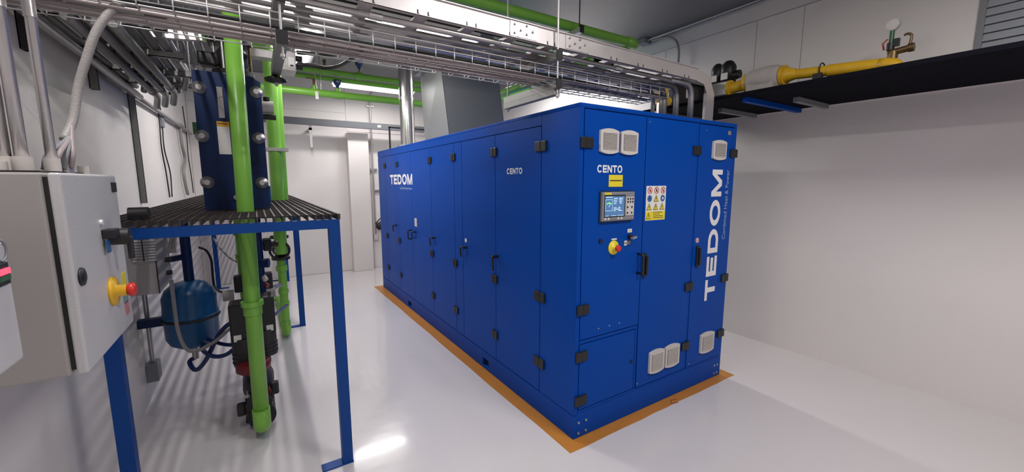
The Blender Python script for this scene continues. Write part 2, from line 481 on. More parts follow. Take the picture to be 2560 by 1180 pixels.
def lever_l(y, z, par):
    mb = MB().cyl((bx0 + .002, y - .03, z), (bx0 - .03, y - .03, z), .012, 12)
    mb.tube(bendpath([(bx0 - .032, y - .035, z), (bx0 - .036, y + .03, z), (bx0 - .032, y + .03, z - .095)], .018, 5), .0075, 8)
    part('handle', mb, M_BLACK, par)


lever_l(5.52, 1.06, G); lever_l(4.73, 1.05, G); lever_l(4.12, 1.05, G); lever_l(3.345, 1.05, G); lever_side(2.745, 1.055, G)
part('grab_handle', MB().tube(bendpath([(bx0, 4.87, 1.055), (bx0 - .045, 4.87, 1.055), (bx0 - .045, 4.87, .945), (bx0, 4.87, .945)], .015, 4), .008, 8), M_BLACK, G)
part('label_plate', MB().box(bx0 - .002, bx0, 4.655, 4.735, 1.116, 1.216), M_BEIGE, G, 'small pale yellow sticker')
part('label_plate', MB().cyl((bx0 - .002, 3.325, 1.115), (bx0, 3.325, 1.115), .02, 16), M_WHITE, G, 'small round white sticker')
block_text('TEDOM', M_LETTER, G, (bx0 - .0005, 5.71, 1.618), -Y, Z, .94, .130, 'white capital on the long side')
text_part('lettering', 'Combined Heat & Power', M_LETTER2, G, (bx0 - .0005, 5.27, 1.556), -Y, Z, .49, .028, bold=.005, label='faint small letters on the side')
block_text('CENTO', M_LETTER, G, (bx0 - .0005, 2.602, 1.708), -Y, Z, .207, .043, 'small white capital on the long side')
# front face (faces -y)
yf = by0
mb = MB().box(bx0, 1.646, yf, yf + .012, ZP + .004, ZT - .022).box(3.242, bx1, yf, yf + .012, .175, ZT - .022).box(1.646, 3.242, yf, yf + .012, 2.079, ZT - .022)
mb.box(1.65, 2.188, yf, yf + .012, .637, .658).box(2.170, 2.188, yf, yf + .012, .197, .637).box(1.65, 2.188, yf, yf + .012, ZP + .012, .190).box(2.188, 3.242, yf, yf + .012, ZP + .012, .183).box(2.752, 2.774, yf, yf + .012, .19, 2.075)
part('front_frame', mb, M_BLUE, G)
FD = {}
for nm, a, b, c, d in (('left', 1.651, 2.190, .664, 2.072), ('low', 1.651, 2.163, .196, .631), ('mid', 2.196, 2.747, .190, 2.072), ('right', 2.780, 3.238, .188, 2.070)):
    FD[nm] = part('door', MB().box(a, b, yf - .004, yf + .012, c, d, bev=.002, seg=1), M_BLUE, G)
for x, z in ((1.666, 1.88), (1.666, .862), (1.665, .558), (1.665, .262), (2.748, 1.878), (2.746, .858), (2.745, .382), (3.234, 1.875), (3.231, .863), (3.230, .384)):
    mb = MB().box(x - .047, x - .003, yf - .018, yf, z - .032, z + .032, bev=.004).box(x + .003, x + .047, yf - .018, yf, z - .032, z + .032, bev=.004)
    mb.cyl((x, yf - .014, z - .031), (x, yf - .014, z + .031), .006, 8)
    part('hinge', mb, M_BLACK, G)


def vent(x0, x1, z0, z1, par, light):
    cx = (x0 + x1) / 2; mb = MB()
    P = []; cr = .014
    for i in range(9):
        t = i / 8; xx = x0 + .004 + (x1 - x0 - .008) * t; P.append((xx, z1 - cr * (2 * t - 1) ** 2))
    Q = [(p[0], z0 + z1 - p[1]) for p in P][::-1]
    mb.poly([(p[0], yf - .004, p[1]) for p in P + Q], (0, -.016, 0))
    v = part('vent_cover', mb, M_BEIGE, par)
    g0, g1 = z0 + .03, z1 - .028
    part('grille_recess', MB().box(x0 + .026, x1 - .022, yf - .0215, yf - .019, g0, g1), M_BLACK, v)
    ns = 12; mb = MB()
    for i in range(ns + 1):
        zz = g0 + (g1 - g0) * i / ns
        hh = .0017 if light else .0026
        mb.obox((cx + .002, yf - .024, zz), X, Vector((0, -.8, -.6)), Vector((0, .6, -.8)), (x1 - x0) / 2 - .024, .0022, hh)
    part('slats', mb, M_BEIGE, v, kind='stuff')


for a in ((1.762, 1.925, 1.820, 1.972), (1.938, 2.101, 1.820, 1.972), (2.938, 3.120, 1.816, 1.968)): vent(*a, G, True)
for a in ((2.314, 2.487, .257, .466), (2.492, 2.668, .257, .466), (2.938, 3.130, .262, .468)):
    vent(a[0], a[1], a[2], a[3] - .03, G, False)
block_text('CENTO', M_LETTER, G, (1.757, yf - .0045, 1.707), X, Z, .217, .046, 'small white capital on the front')
block_text('TEDOM', M_LETTER, G, (3.106, yf - .0045, .705), Z, -X, 1.04, .136, 'large white capital running up the right door')
text_part('lettering', 'Combined Heat & Power', M_LETTER2, G, (3.202, yf - .0045, 1.19), Z, -X, .555, .044, bold=.002, label='pale thin letters beside the tall capitals')
# yellow notice and safety sticker
v = part('notice', MB().box(1.858, 1.980, yf - .007, yf - .004, 1.620, 1.694), M_YELL, G, 'yellow notice plate')
text_part('lettering', '———————', M_DARK, v, (1.866, yf - .0072, 1.656), X, Z, .104, .006, bold=.01)
S = part('safety_sticker', MB().box(2.213, 2.419, yf - .007, yf - .004, 1.389, 1.624, bev=.001, seg=1), M_WHITE, G, 'white and yellow safety sticker')
yy = yf - .0072
part('yellow_field', MB().box(2.216, 2.416, yy - .0006, yy, 1.392, 1.450), M_YELL, S)
for j, zc in enumerate((1.594, 1.539)):
    for i, xc in enumerate((2.248, 2.316, 2.384)):
        if j == 0:
            part('sign_ring', MB().torus((xc, yy, zc), Y, .021, .0026, 20, 5), M_SIGNR, S)
            part('sign_bar', MB().bar((xc - .013, yy - .001, zc + .014), (xc + .013, yy - .001, zc - .014), .0015, .004, up=Y), M_SIGNR, S)
            part('sign_figure', MB().poly([(xc + dx, yy - .0008, zc + dz) for dx, dz in ((-.008, -.006), (.006, -.012), (.009, .004), (0, .012), (-.004, .002))], (0, .0006, 0)), M_DARK if i == 1 else M_SIGNR, S)
        elif i != 1:
            part('sign_disc', MB().cyl((xc, yy, zc), (xc, yy - .001, zc), .023, 20), M_SIGNB, S)
            part('sign_figure', MB().cyl((xc, yy - .001, zc), (xc, yy - .0018, zc), .007, 8, r2=.009), M_WHITE if i == 2 else M_METERB, S)
tri = [(2.316, 1.539)] + [(x, 1.482) for x in (2.246, 2.314, 2.382)] + [(2.243, 1.421)]
for xc, zc in tri:
    part('warning_triangle', MB().poly([(xc - .026, yy - .0008, zc - .022), (xc + .026, yy - .0008, zc - .022), (xc, yy - .0008, zc + .025)], (0, .0006, 0)), M_DARK, S)
    part('warning_field', MB().poly([(xc - .020, yy - .0018, zc - .0185), (xc + .020, yy - .0018, zc - .0185), (xc, yy - .0018, zc + .017)], (0, .0009, 0)), M_YELL, S)
    part('warning_mark', MB().box(xc - .0025, xc + .0025, yy - .0026, yy - .0016, zc - .007, zc + .009).box(xc - .0025, xc + .0025, yy - .0026, yy - .0016, zc - .0145, zc - .0105), M_DARK, S)
for i, wd in enumerate((.098, .07, .105, .110)):
    part('print_line', MB().box(2.290, 2.290 + wd, yy - .0012, yy - .0005, 1.441 - i * .0125, 1.4445 - i * .0125), M_DARK, S)
# control panel
C = part('control_panel', MB().box(1.787, 2.074, yf - .030, yf - .004, 1.407, 1.589, bev=.006), M_GREYP, G, 'grey controller with a lit display')
part('rear_bezel', MB().box(1.779, 2.078, yf - .012, yf - .004, 1.400, 1.594, bev=.003), M_BLACK, C)
yc = yf - .030
part('display_surround', MB().box(1.800, 1.984, yc - .002, yc + .001, 1.433, 1.570), M_BLACK, C)
part('display', MB().box(1.805, 1.976, yc - .003, yc - .001, 1.438, 1.562), M_SCREEN, C)
mb = MB()
for a in ((1.808, 1.868, 1.5555, 1.5595), (1.808, 1.868, 1.541, 1.543), (1.808, 1.868, 1.472, 1.474), (1.808, 1.8095, 1.472, 1.543), (1.8665, 1.868, 1.472, 1.543),
          (1.879, 1.912, 1.546, 1.5505), (1.879, 1.907, 1.535, 1.5385), (1.879, 1.907, 1.525, 1.5285), (1.879, 1.900, 1.515, 1.5185), (1.925, 1.958, 1.546, 1.551), (1.925, 1.955, 1.536, 1.540),
          (1.928, 1.952, 1.525, 1.530), (1.932, 1.950, 1.515, 1.519), (1.879, 1.905, 1.489, 1.4925), (1.879, 1.938, 1.479, 1.4835), (1.879, 1.897, 1.470, 1.4735), (1.921, 1.938, 1.489, 1.494), (1.921, 1.955, 1.470, 1.474), (1.808, 1.838, 1.440, 1.4425), (1.860, 1.905, 1.440, 1.4425), (1.915, 1.970, 1.440, 1.4425)):
    mb.box(a[0], a[1], yc - .0038, yc - .0028, a[2], a[3])
mb.bar((1.836, yc - .0035, 1.495), (1.846, yc - .0035, 1.516), .001, .004, up=Y)
part('display_readout', mb, M_SCRW, C, kind='stuff')
mb = MB(); arc = []
for i in range(13): t = math.radians(150 - i * 10); arc.append((1.838 + .027 * math.cos(t), 1.503 + .022 * math.sin(t)))
for i in range(12, -1, -1): t = math.radians(150 - i * 10); arc.append((1.838 + .021 * math.cos(t), 1.503 + .015 * math.sin(t)))
part('gauge_arc', MB().poly([(p[0], yc - .0038, p[1]) for p in arc], (0, .001, 0)), M_SCRG, C)
part('logo_plate', MB().box(1.801, 1.861, yc - .002, yc + .001, 1.572, 1.584), M_YELL, C)
part('keypad', MB().box(1.996, 2.066, yc - .002, yc + .001, 1.439, 1.556), M_BEIGE, C)
part('side_key_strip', MB().box(1.987, 1.9925, yc - .002, yc + .001, 1.445, 1.556), M_BEIGE, C)
for i, zz in enumerate((1.543, 1.524, 1.490, 1.454)):
    for k in range(3 if i < 2 else 2):
        xx = (2.008 + k * .0225) if i < 2 else (2.006 + k * .040)
        part('key', MB().box(xx - .006, xx + .006, yc - .0045, yc - .001, zz - .006, zz + .006, bev=.001, seg=1), M_DARK, C)
for k in range(6): part('key', MB().box(1.812 + k * .0285 - .008, 1.812 + k * .0285 + .008, yc - .0035, yc + .001, 1.415, 1.429, bev=.001, seg=1), M_BEIGE if k in (0, 1, 4, 5) else M_GREYP, C)
part('key', MB().cyl((2.058, yc - .004, 1.421), (2.058, yc + .001, 1.421), .007, 12), M_LABELR, C)
# small controls
part('name_tag', MB().box(2.044, 2.085, yf - .007, yf - .004, 1.320, 1.344), M_WHITE, G)
text_part('lettering', 'I/0', M_AMBER, G, (2.055, yf - .0072, 1.328), X, Z, .018, .008)
sw = part('selector_switch', MB().cyl((2.062, yf - .004, 1.292), (2.062, yf - .03, 1.292), .016, 16), M_BLACK, G)
part('selector_knob', MB().obox((2.068, yf - .04, 1.290), Vector((.9, 0, .2)), Vector((0, 1, 0)), Vector((-.2, 0, .9)), .020, .012, .006), M_GALV, sw)
part('label_plate', MB().box(2.018, 2.040, yf - .007, yf - .004, 1.236, 1.268), M_WHITE, G)
part('label_mark', MB().torus((2.029, yf - .0072, 1.252), Y, .006, .002, 12, 5), M_DARK, G)
part('label_plate', MB().box(2.043, 2.078, yf - .007, yf - .004, 1.240, 1.266), M_GREYP, G)
part('lock', MB().cyl((1.800, yf - .004, 1.285), (1.800, yf - .014, 1.285), .013, 16), M_BLACK, G)
part('name_tag', MB().box(1.900, 1.945, yf - .007, yf - .004, 1.281, 1.291), M_WHITE, G)
es = part('emergency_stop', MB().lathe((1.918, yf - .004, 1.232), -Y, [(.046, 0), (.046, .005), (.043, .008), (.013, .009), (.012, .030)], 28), M_YELL, G, 'yellow and red stop button')
part('button', MB().lathe((1.918, yf - .032, 1.232), -Y, [(.012, 0), (.021, .008), (.021, .018), (.017, .024)], 20), M_RED, es)
part('grab_handle', MB().tube(bendpath([(2.158, yf, 1.168), (2.158, yf - .05, 1.168), (2.158, yf - .05, 1.036), (2.158, yf, 1.036)], .018, 5), .0085, 8), M_BLACK, G)
for x in (2.221, 2.832):
    h = part('swing_handle', MB().box(x - .016, x + .016, yf - .022, yf - .004, 1.000, 1.166, bev=.008, seg=3), M_BLACK, G)
    part('lever', MB().box(x - .010, x + .010, yf - .040, yf - .022, 1.018, 1.150, bev=.006), M_BLACK, h)
r_ = part('round_sign', MB().cyl((2.827, yf - .004, 1.207), (2.827, yf - .0065, 1.207), .021, 20), M_WHITE, G)
part('sign_ring', MB().torus((2.827, yf - .0068, 1.207), Y, .018, .0022, 20, 5), M_SIGNR, r_)
part('sign_figure', MB().poly([(2.821, yf - .0075, 1.207), (2.832, yf - .0075, 1.197), (2.832, yf - .0075, 1.217)], (0, .001, 0)), M_DARK, r_)
part('lock', MB().cyl((2.136, yf - .004, .406), (2.136, yf - .012, .406), .010, 14), M_BLACK, G)
part('badge', MB().box(3.145, 3.185, yf - .006, yf - .004, 2.015, 2.045, bev=.001, seg=1), M_PURP, G)
for x, z in ((1.657, .107), (1.721, .107), (1.657, .034), (1.721, .034), (3.186, .104), (3.226, .104), (3.186, .034), (3.226, .034)):
    part('bolt', MB().cyl((x, yf + .002, z), (x, yf - .006, z), .009, 6), M_GALV, G)
for x, z in ((1.808, .712), (1.906, .712), (2.000, .712), (2.222, 2.041), (2.86, 2.03), (2.205, .22), (2.815, .215)):
    part('rivet', MB().cyl((x, yf, z), (x, yf - .006, z), .005, 8), M_GALV, G)

# ================================================================== flue + duct on the enclosure
t = thing('flue', 'shiny round steel flue rising from the far end of the enclosure to the ceiling', 'flue', (1.85, 5.6, ZT))
part('pipe', MB().cyl((1.85, 5.6, ZT + .03), (1.85, 5.6, CEIL), .098, 32), M_STEEL, t)
part('base_collar', MB().cyl((1.85, 5.6, ZT), (1.85, 5.6, ZT + .05), .15, 28), M_GALV, t)
part('seam_strip', MB().box(1.845, 1.865, 5.498, 5.503, ZT + .05, CEIL - .01), M_GALV, t)
part('ceiling_collar', MB().box(1.66, 2.04, 5.42, 5.79, CEIL - .02, CEIL - .001), M_GALV, t)
part('joint_band', MB().cyl((1.85, 5.6, 2.76), (1.85, 5.6, 2.80), .102, 32), M_GALV, t)
# leaning duct: bottom rectangle -> top rectangle
t = thing('ventilation_duct', 'wide slanted grey ventilation duct standing on the enclosure roof', 'duct', (2.3, 4.6, ZT))
y0, y1 = 4.3, 5.25
p = [on(1122, 330, y=y0), on(1259, 300, y=y0), on(1104, 180, y=y0), on(1244, 172, y=y0)]


def ext(a, b, z): return b + (a - b) * ((z - b.z) / (a.z - b.z))


bl, br = ext(p[0], p[2], ZT), ext(p[1], p[3], ZT); tl, tr = ext(p[0], p[2], 2.98), ext(p[1], p[3], 2.98)
q = [on(1062, 345, y=y1), on(1050, 178, y=y1)]; bl2, tl2 = ext(q[0], q[1], ZT), ext(q[0], q[1], 3.05)
w_ = br - bl
part('front_sheet', MB().poly([bl, br, tr, tl], (0, .004, 0)), M_DUCT, t)
mb = MB(); mb.poly([bl, tl, tl2, bl2], (.004, 0, 0)); part('side_sheet', mb, M_DUCTM, t)
mb = MB(); mb.poly([br, tr, tl2 + Vector((w_.x, 0, 0)), bl2 + Vector((w_.x, 0, 0))], (-.004, 0, 0)); part('side_sheet', mb, M_DUCT, t)
mb = MB(); mb.poly([bl2, bl2 + Vector((w_.x, 0, 0)), tl2 + Vector((w_.x, 0, 0)), tl2], (0, -.004, 0)); part('rear_sheet', mb, M_DUCTM, t)
mb = MB(); mb.poly([tl, tr, tl2 + Vector((w_.x, 0, 0)), tl2], (0, 0, .02)); part('top_flange', mb, M_DUCT, t)
part('upper_duct', MB().box(tl.x + .02, tr.x - .02, y0 + .06, y1 - .03, 3.0, CEIL), M_DUCTM, t)
part('base_frame', MB().box(bl.x - .02, br.x + .02, y0 - .02, y1 + .02, ZT, ZT + .02), M_DUCT, t)
# small bracket on the roof beside flue
solo('roof_bracket', MB().bar((1.70, 5.95, ZT), (1.70, 5.95, 2.44), .02, .02, up=Y).bar((1.69, 5.95, 2.43), (2.3, 5.95, 2.43), .02, .02), M_DARK,
     'small black angle bracket beside the flue base', 'bracket')

# ================================================================== back wall fittings
t = thing('steel_beam', 'grey steel channel beam running along the back wall', 'beam', (1.6, 7.5, 2.58))
part('web', MB().box(-.3, 3.9, 7.49, 7.50, 2.582, 2.688).box(-.3, 3.9, 7.50, 7.56, 2.680, 2.688).box(-.3, 3.9, 7.50, 7.56, 2.582, 2.590), M_BEAM, t)
part('hole_plate', MB().box(1.93, 1.99, 7.484, 7.49, 2.615, 2.655), M_WHITE, t, 'small white sticker')
for x in (.85, 3.0): part('bracket', MB().box(x - .02, x + .02, 7.52, 7.56, 2.22, 2.59).box(x - .02, x + .02, 7.52, YB - .013, 2.50, 2.54), M_GALV, t)
t = thing('wall_conduit', 'thin grey conduit running down the back wall left of the enclosure', 'conduit', (1.9, 7.84, .6))
part('pipe', MB().cyl((1.9, 7.84, .66), (1.9, 7.84, 3.15), .014, 10), M_GALV, t)
part('clamp', MB().box(1.82, 1.98, 7.835, YB - .012, 1.86, 1.90), M_GALV, t)
part('clamp', MB().box(1.83, 1.97, 7.835, YB - .012, 3.02, 3.04), M_GALV, t)
part('socket_box', MB().box(1.86, 1.94, 7.82, YB - .012, .55, .66, bev=.004), M_BEIGE, t)
part('elbow', MB().tube(smoothpath([(1.9, 7.84, 3.15), (1.91, 7.82, 3.25), (1.96, 7.75, 3.30)]), .014, 8), M_GALV, t)
t = thing('hanging_strap', 'black strap hanging from the thin conduit on the back wall', 'strap', (1.95, 7.8, .7))
part('pouch', MB().lathe((1.98, 7.78, .745), (-.35, 0, 1), [(.02, 0), (.055, .03), (.06, .08), (.035, .13), (.012, .15)], 14), M_FELT, t)
part('loop', MB().tube(smoothpath([(1.93, 7.79, .84), (1.90, 7.8, .87), (1.95, 7.8, .92), (2.0, 7.79, .97), (2.01, 7.79, .93), (1.96, 7.79, .87)]), .010, 7), M_FELT, t)


# green pipes at the back ---------------------------------------------------
def xr(u, v, y): return on(u, v, y=y)


def meter(t, x, y, z, s=1.):
    m = part('meter_stem', MB().cyl((x, y, z), (x, y, z + .07 * s), .012 * s, 10), M_BRASS, t)
    part('meter_head', MB().lathe((x, y, z + .06 * s), Z, [(.022 * s, 0), (.03 * s, .03 * s), (.062 * s, .075 * s), (.066 * s, .12 * s), (.060 * s, .135 * s)], 18), M_METERB, m)
    part('meter_dial', MB().box(x - .022 * s, x + .022 * s, y - .067 * s, y - .058 * s, z + .145 * s, z + .175 * s), M_GALV, m)


ya = 6.2
t = thing('green_pipe', 'green pipe on the back wall side carrying a tap and one blue meter', 'pipe', (1.0, ya, 2.85), 'green pipes along the back')
part('pipe', MB().cyl((.1, ya, 2.852), (2.6, ya, 2.852), .048, 20), M_GREEN, t)
for u in (786, 844):
    c = xr(u, 225, ya); part('saddle', MB().cyl((c.x - .06, ya, 2.852), (c.x + .06, ya, 2.852), .054, 18).cyl((c.x, ya, 2.852), (c.x, ya, 2.94), .034, 14), M_GREEN, t)
c = xr(844, 225, ya); meter(t, c.x, ya, 2.90, .78)
c = xr(773, 210, ya)
v = part('tap', MB().cyl((c.x + .06, ya, 2.93), (c.x + .06, ya, 3.03), .017, 10), M_BRASS, t)
part('tap_lever', MB().box(c.x - .04, c.x + .07, ya - .012, ya + .012, 3.025, 3.033), M_BRASS, v)
part('hanger', MB().box(.78, .82, ya - .06, ya - .05, 2.76, 2.86).cyl((.80, ya, 2.85), (.80, ya, CEIL), .006, 8).cyl((.86, ya, 2.85), (.86, ya, CEIL), .006, 8), M_GALV, t)
t = thing('green_pipe', 'upper green pipe with a tee valve and a blue meter near the ceiling', 'pipe', (1.4, ya, 3.14), 'green pipes along the back')
part('pipe', MB().cyl((.35, ya, 3.145), (2.35, ya, 3.145), .036, 18), M_GREEN, t)
for u in (812, 898):
    c = xr(u, 180, ya); part('saddle', MB().cyl((c.x - .06, ya, 3.145), (c.x + .06, ya, 3.145), .045, 18).cyl((c.x, ya, 3.145), (c.x, ya, 3.20), .028, 14), M_GREEN, t)
c = xr(898, 180, ya); meter(t, c.x, ya, 3.19, .8)
c = xr(812, 180, ya); part('valve', MB().cyl((c.x, ya, 3.2), (c.x, ya, 3.27), .014, 10).box(c.x - .02, c.x + .02, ya - .02, ya + .02, 3.26, 3.30), M_BRASS, t)
t = thing('green_pipe', 'plain green pipe close below the upper metered one', 'pipe', (1.4, ya, 3.06), 'green pipes along the back')
part('pipe', MB().cyl((.35, ya + .08, 3.075), (2.35, ya + .08, 3.075), .030, 18), M_GREEN, t)
# pipes that turn along the hall above the enclosure
for k, (dx, lab) in enumerate(((0, 'green pipe above the enclosure roof, left of its pair'), (.17, 'green pipe above the enclosure roof, right of its pair'))):
    x = 2.90 + dx
    t = thing('green_pipe', lab, 'pipe', (x, 4.4, 2.85), 'green pipes over the enclosure')
    part('pipe', MB().tube(bendpath([(x, 3.0, 2.83), (x, 5.9, 2.83)], .15), .05, 16), M_GREEN, t)
    part('coupling', MB().cyl((x, 3.0, 2.83), (x, 3.08, 2.83), .058, 18), M_GREEN, t)
    part('hanger', MB().box(x - .07, x + .07, 3.98, 4.02, 2.76, 2.78).cyl((x - .065, 4, 2.8), (x - .065, 4, CEIL), .005, 6).cyl((x + .065, 4, 2.8), (x + .065, 4, CEIL), .005, 6), M_GALV, t)
# big green pipe near the ceiling in front of the tray
yg, zg = 2.75, 2.945
e = on(1592, 112, y=yg)
t = thing('green_pipe', 'long green pipe hung under the ceiling above the aluminium ladder tray', 'pipe', (1.6, yg, zg))
part('pipe', MB().cyl((.05, yg, zg), (e.x - .14, yg, zg), .040, 24), M_GREEN, t)
part('end_elbow', MB().tube(bendpath([(e.x - .15, yg, zg), (e.x, yg, zg), (e.x, yg + .16, zg)], .09), .046, 20), M_GREEN, t)
t2 = thing('pipe_hanger', 'steel hanger bracket holding the long green ceiling pipe', 'hanger', (1.9, yg, zg - .05))
hx = on(1446, 85, y=yg - .1).x
part('strut', MB().box(hx - .02, hx + .02, yg - .14, yg + .20, zg - .085, zg - .045), M_GALV, t2)
part('end_cap', MB().box(hx - .021, hx + .021, yg - .144, yg - .139, zg - .09, zg - .03), M_BLACK, t2)
part('rod', MB().cyl((hx, yg - .11, zg - .08), (hx, yg - .11, CEIL), .005, 8), M_DARK, t2)
part('rod', MB().cyl((hx, yg + .16, zg - .08), (hx, yg + .16, CEIL), .005, 8), M_DARK, t2)

# ================================================================== cable ladder + basket + conduits (run along x)
YT, YT2, ZL = 1.95, 2.42, 2.415     # front rail, rear rail, rung level
t = thing('cable_ladder', 'wide aluminium cable ladder tray hung over the enclosure, bending down at its end', 'cable tray', (1.2, YT, ZL))
XE = 3.02
RZ0, RZ1 = 2.434, 2.526
for y, s in ((YT, 1), (YT2, -1)):
    mb = MB().box(-.7, XE - .08, y, y + .003 * s, RZ0, RZ1) if s > 0 else MB().box(-.7, XE - .08, y - .003, y, RZ0, RZ1)
    a, b = (y, y + .025) if s > 0 else (y - .025, y)
    mb.box(-.7, XE - .08, a, b, RZ1 - .003, RZ1).box(-.7, XE - .08, a, b, RZ0, RZ0 + .003)
    # outward lip seen from the front
    mb.box(-.7, XE - .08, y - .012 * s, y, RZ1 - .004, RZ1) if s > 0 else None
    part('side_rail', mb, M_ALU, t)
    # bend and drop
    P = [(XE - .08, RZ1), (XE + .08, RZ1 - .035), (XE + .155, RZ1 - .16), (XE + .155, ZT + .026), (XE + .055, ZT + .026), (XE + .055, RZ0 - .075), (XE + .01, RZ0 - .012), (XE - .08, RZ0)]
    part('drop_rail', MB().poly([(px, y, pz) for px, pz in P], (0, .004 * s, 0)), M_ALU, t)
    part('drop_flange', MB().box(XE + .052, XE + .056, min(y, y + .025 * s), max(y, y + .025 * s), ZT + .026, RZ0 - .075).box(XE + .155, XE + .159, min(y, y + .025 * s), max(y, y + .025 * s), ZT + .026, RZ1 - .16), M_ALU, t)
i = 0; x = -.55
r0 = None
while x < XE:
    if r0 is None:
        r0 = part('rung', MB().box(x - .03, x + .03, YT + .004, YT2 - .004, RZ0 + .006, RZ0 + .009).box(x - .03, x - .027, YT + .004, YT2 - .004, RZ0 - .002, RZ0 + .006).box(x + .027, x + .03, YT + .004, YT2 - .004, RZ0 - .002, RZ0 + .006).box(x - .018, x + .018, YT + .004, YT2 - .004, RZ0 + .009, RZ0 + .022), M_ALU, t)
    else: copypart(r0, t, (x + .55, 0, 0))
    if x < XE - .15:
        for dx in (-.03, .022): part('rung_clip', MB().box(x + dx, x + dx + .006, YT - .0015, YT, RZ0 + .006, RZ0 + .024).box(x + dx, x + dx + .010, YT - .0015, YT, RZ0 + .006, RZ0 + .009), M_DARK, t)
    x += .258
for xs_ in (1.23, 1.62, -.1):
    sp = part('splice_plate', MB().box(xs_ - .0, xs_ + .18, YT - .004, YT, RZ0 + .008, RZ1 - .008), M_ALU, t)
    for bx_, bz_ in ((.03, .025), (.03, .07), (.07, .045), (.11, .03), (.11, .075), (.15, .05)):
        part('bolt', MB().cyl((xs_ + bx_, YT - .004, RZ0 + bz_), (xs_ + bx_, YT - .014, RZ0 + bz_), .006, 6), M_GALV, sp)
for k in range(3):
    solo('power_cable', MB().tube(smoothpath([(-.6 + j * .36, YT + .035 + k * .032 + random.uniform(-.004, .004), RZ0 + .036 + (k % 2) * .004) for j in range(11)], 3), .014, 8), M_FELT,
         ('thick black power cable lying in the ladder tray against its front rail', 'thick black power cable in the middle of the three in the ladder tray', 'thick black power cable farthest from the front rail in the ladder tray')[k], 'cable', 'black cables in the ladder tray')

bpy.data.objects['cable_ladder'].rotation_euler.y = .006

# basket tray
ZB = 2.262
t = thing('basket_tray', 'wire basket cable tray hung below the aluminium ladder tray', 'cable tray', (1.0, YT, ZB))
BX0, BX1, BW = -.72, 2.62, .30
mb = MB()
for y, z in ((YT, ZB + .062), (YT, ZB + .034), (YT + BW, ZB + .062), (YT + BW, ZB + .034)): part('side_wire', MB().cyl((BX0, y, z), (BX1, y, z), .0028, 6), M_GALV, t)
for k in range(6): part('floor_wire', MB().cyl((BX0, YT + .01 + k * .056, ZB), (BX1, YT + .01 + k * .056, ZB), .0028, 6), M_GALV, t)
x = BX0 + .02; u0 = None
while x < BX1:
    if u0 is None: u0 = part('cross_wire', MB().tube(bendpath([(x, YT, ZB + .064), (x, YT, ZB - .004), (x, YT + BW, ZB - .004), (x, YT + BW, ZB + .064)], .012, 3), .0026, 6), M_GALV, t); xx0 = x
    else: copypart(u0, t, (x - xx0, 0, 0))
    x += .1
for k, (yo, r, m, lab) in enumerate(((.035, .008, M_FELT, 'black cable sagging along the front of the wire basket tray'), (.07, .007, M_PURP, 'brown cable beside the black one in the wire basket tray'),
                                     (.11, .009, M_PURP, 'thick brown cable in the middle of the wire basket tray'), (.17, .007, M_FELT, 'thin black cable along the middle of the wire basket tray'), (.22, .010, M_PURP, 'thick brown cable near the rear of the wire basket tray'))):
    solo('data_cable', MB().tube(smoothpath([(-.68 + j * .33, YT + yo + random.uniform(-.008, .008), ZB + .004 + r + random.uniform(0, .008)) for j in range(11)], 4), r, 8), m, lab, 'cable', 'cables in the wire basket')
for k in range(3):
    solo('cable_conduit', MB().tube([(-.72, YT + .03 + k * .06, ZB - .016), (1.50, YT + .03 + k * .06, ZB - .016)], .006, 8), M_PURP,
         ('thin brown conduit under the front edge of the basket tray', 'thin brown conduit under the middle of the basket tray', 'thin brown conduit under the rear of the basket tray')[k], 'conduit', 'thin conduits under the basket')

# conduits between ladder and basket
CONS = [(960, 46, .0145, 2.396), (960, 67, .0145, 2.396), (960, 82, .0175, 2.396), (960, 97, .012, 2.396)]
names = ['shiny round conduit hung just under the ladder tray front', 'second shiny conduit under the ladder tray, behind the front one', 'thickest dull conduit under the ladder tray', 'slim conduit farthest back under the ladder tray']
for (u, v, r, z), lab in zip(CONS, names):
    k = CONS.index((u, v, r, z)); zz = z + r
    y = on(u, v, z=zz).y
    xe = 2.86 - k * .04
    t = thing('steel_conduit', lab, 'conduit', (1.0, y, zz), 'conduits under the ladder tray')
    part('pipe', MB().tube([(-.75, y, zz), (xe - .12, y, zz)], r, 14), M_GALV, t)
    part('end_bend', MB().tube(bendpath([(xe - .12, y, zz), (xe + .10, y, zz), (xe + .10, y, ZT + .002)], .16, 8), r * 1.5, 14), M_GALVD, t)
    part('coupling', MB().cyl((xe - .17, y, zz), (xe - .09, y, zz), r * 1.35, 12), M_GALV, t)
    for xs_ in (.5, 1.2, 2.1): part('coupling', MB().cyl((xs_, y, zz), (xs_ + .06, y, zz), r * 1.18, 12), M_GALV, t)

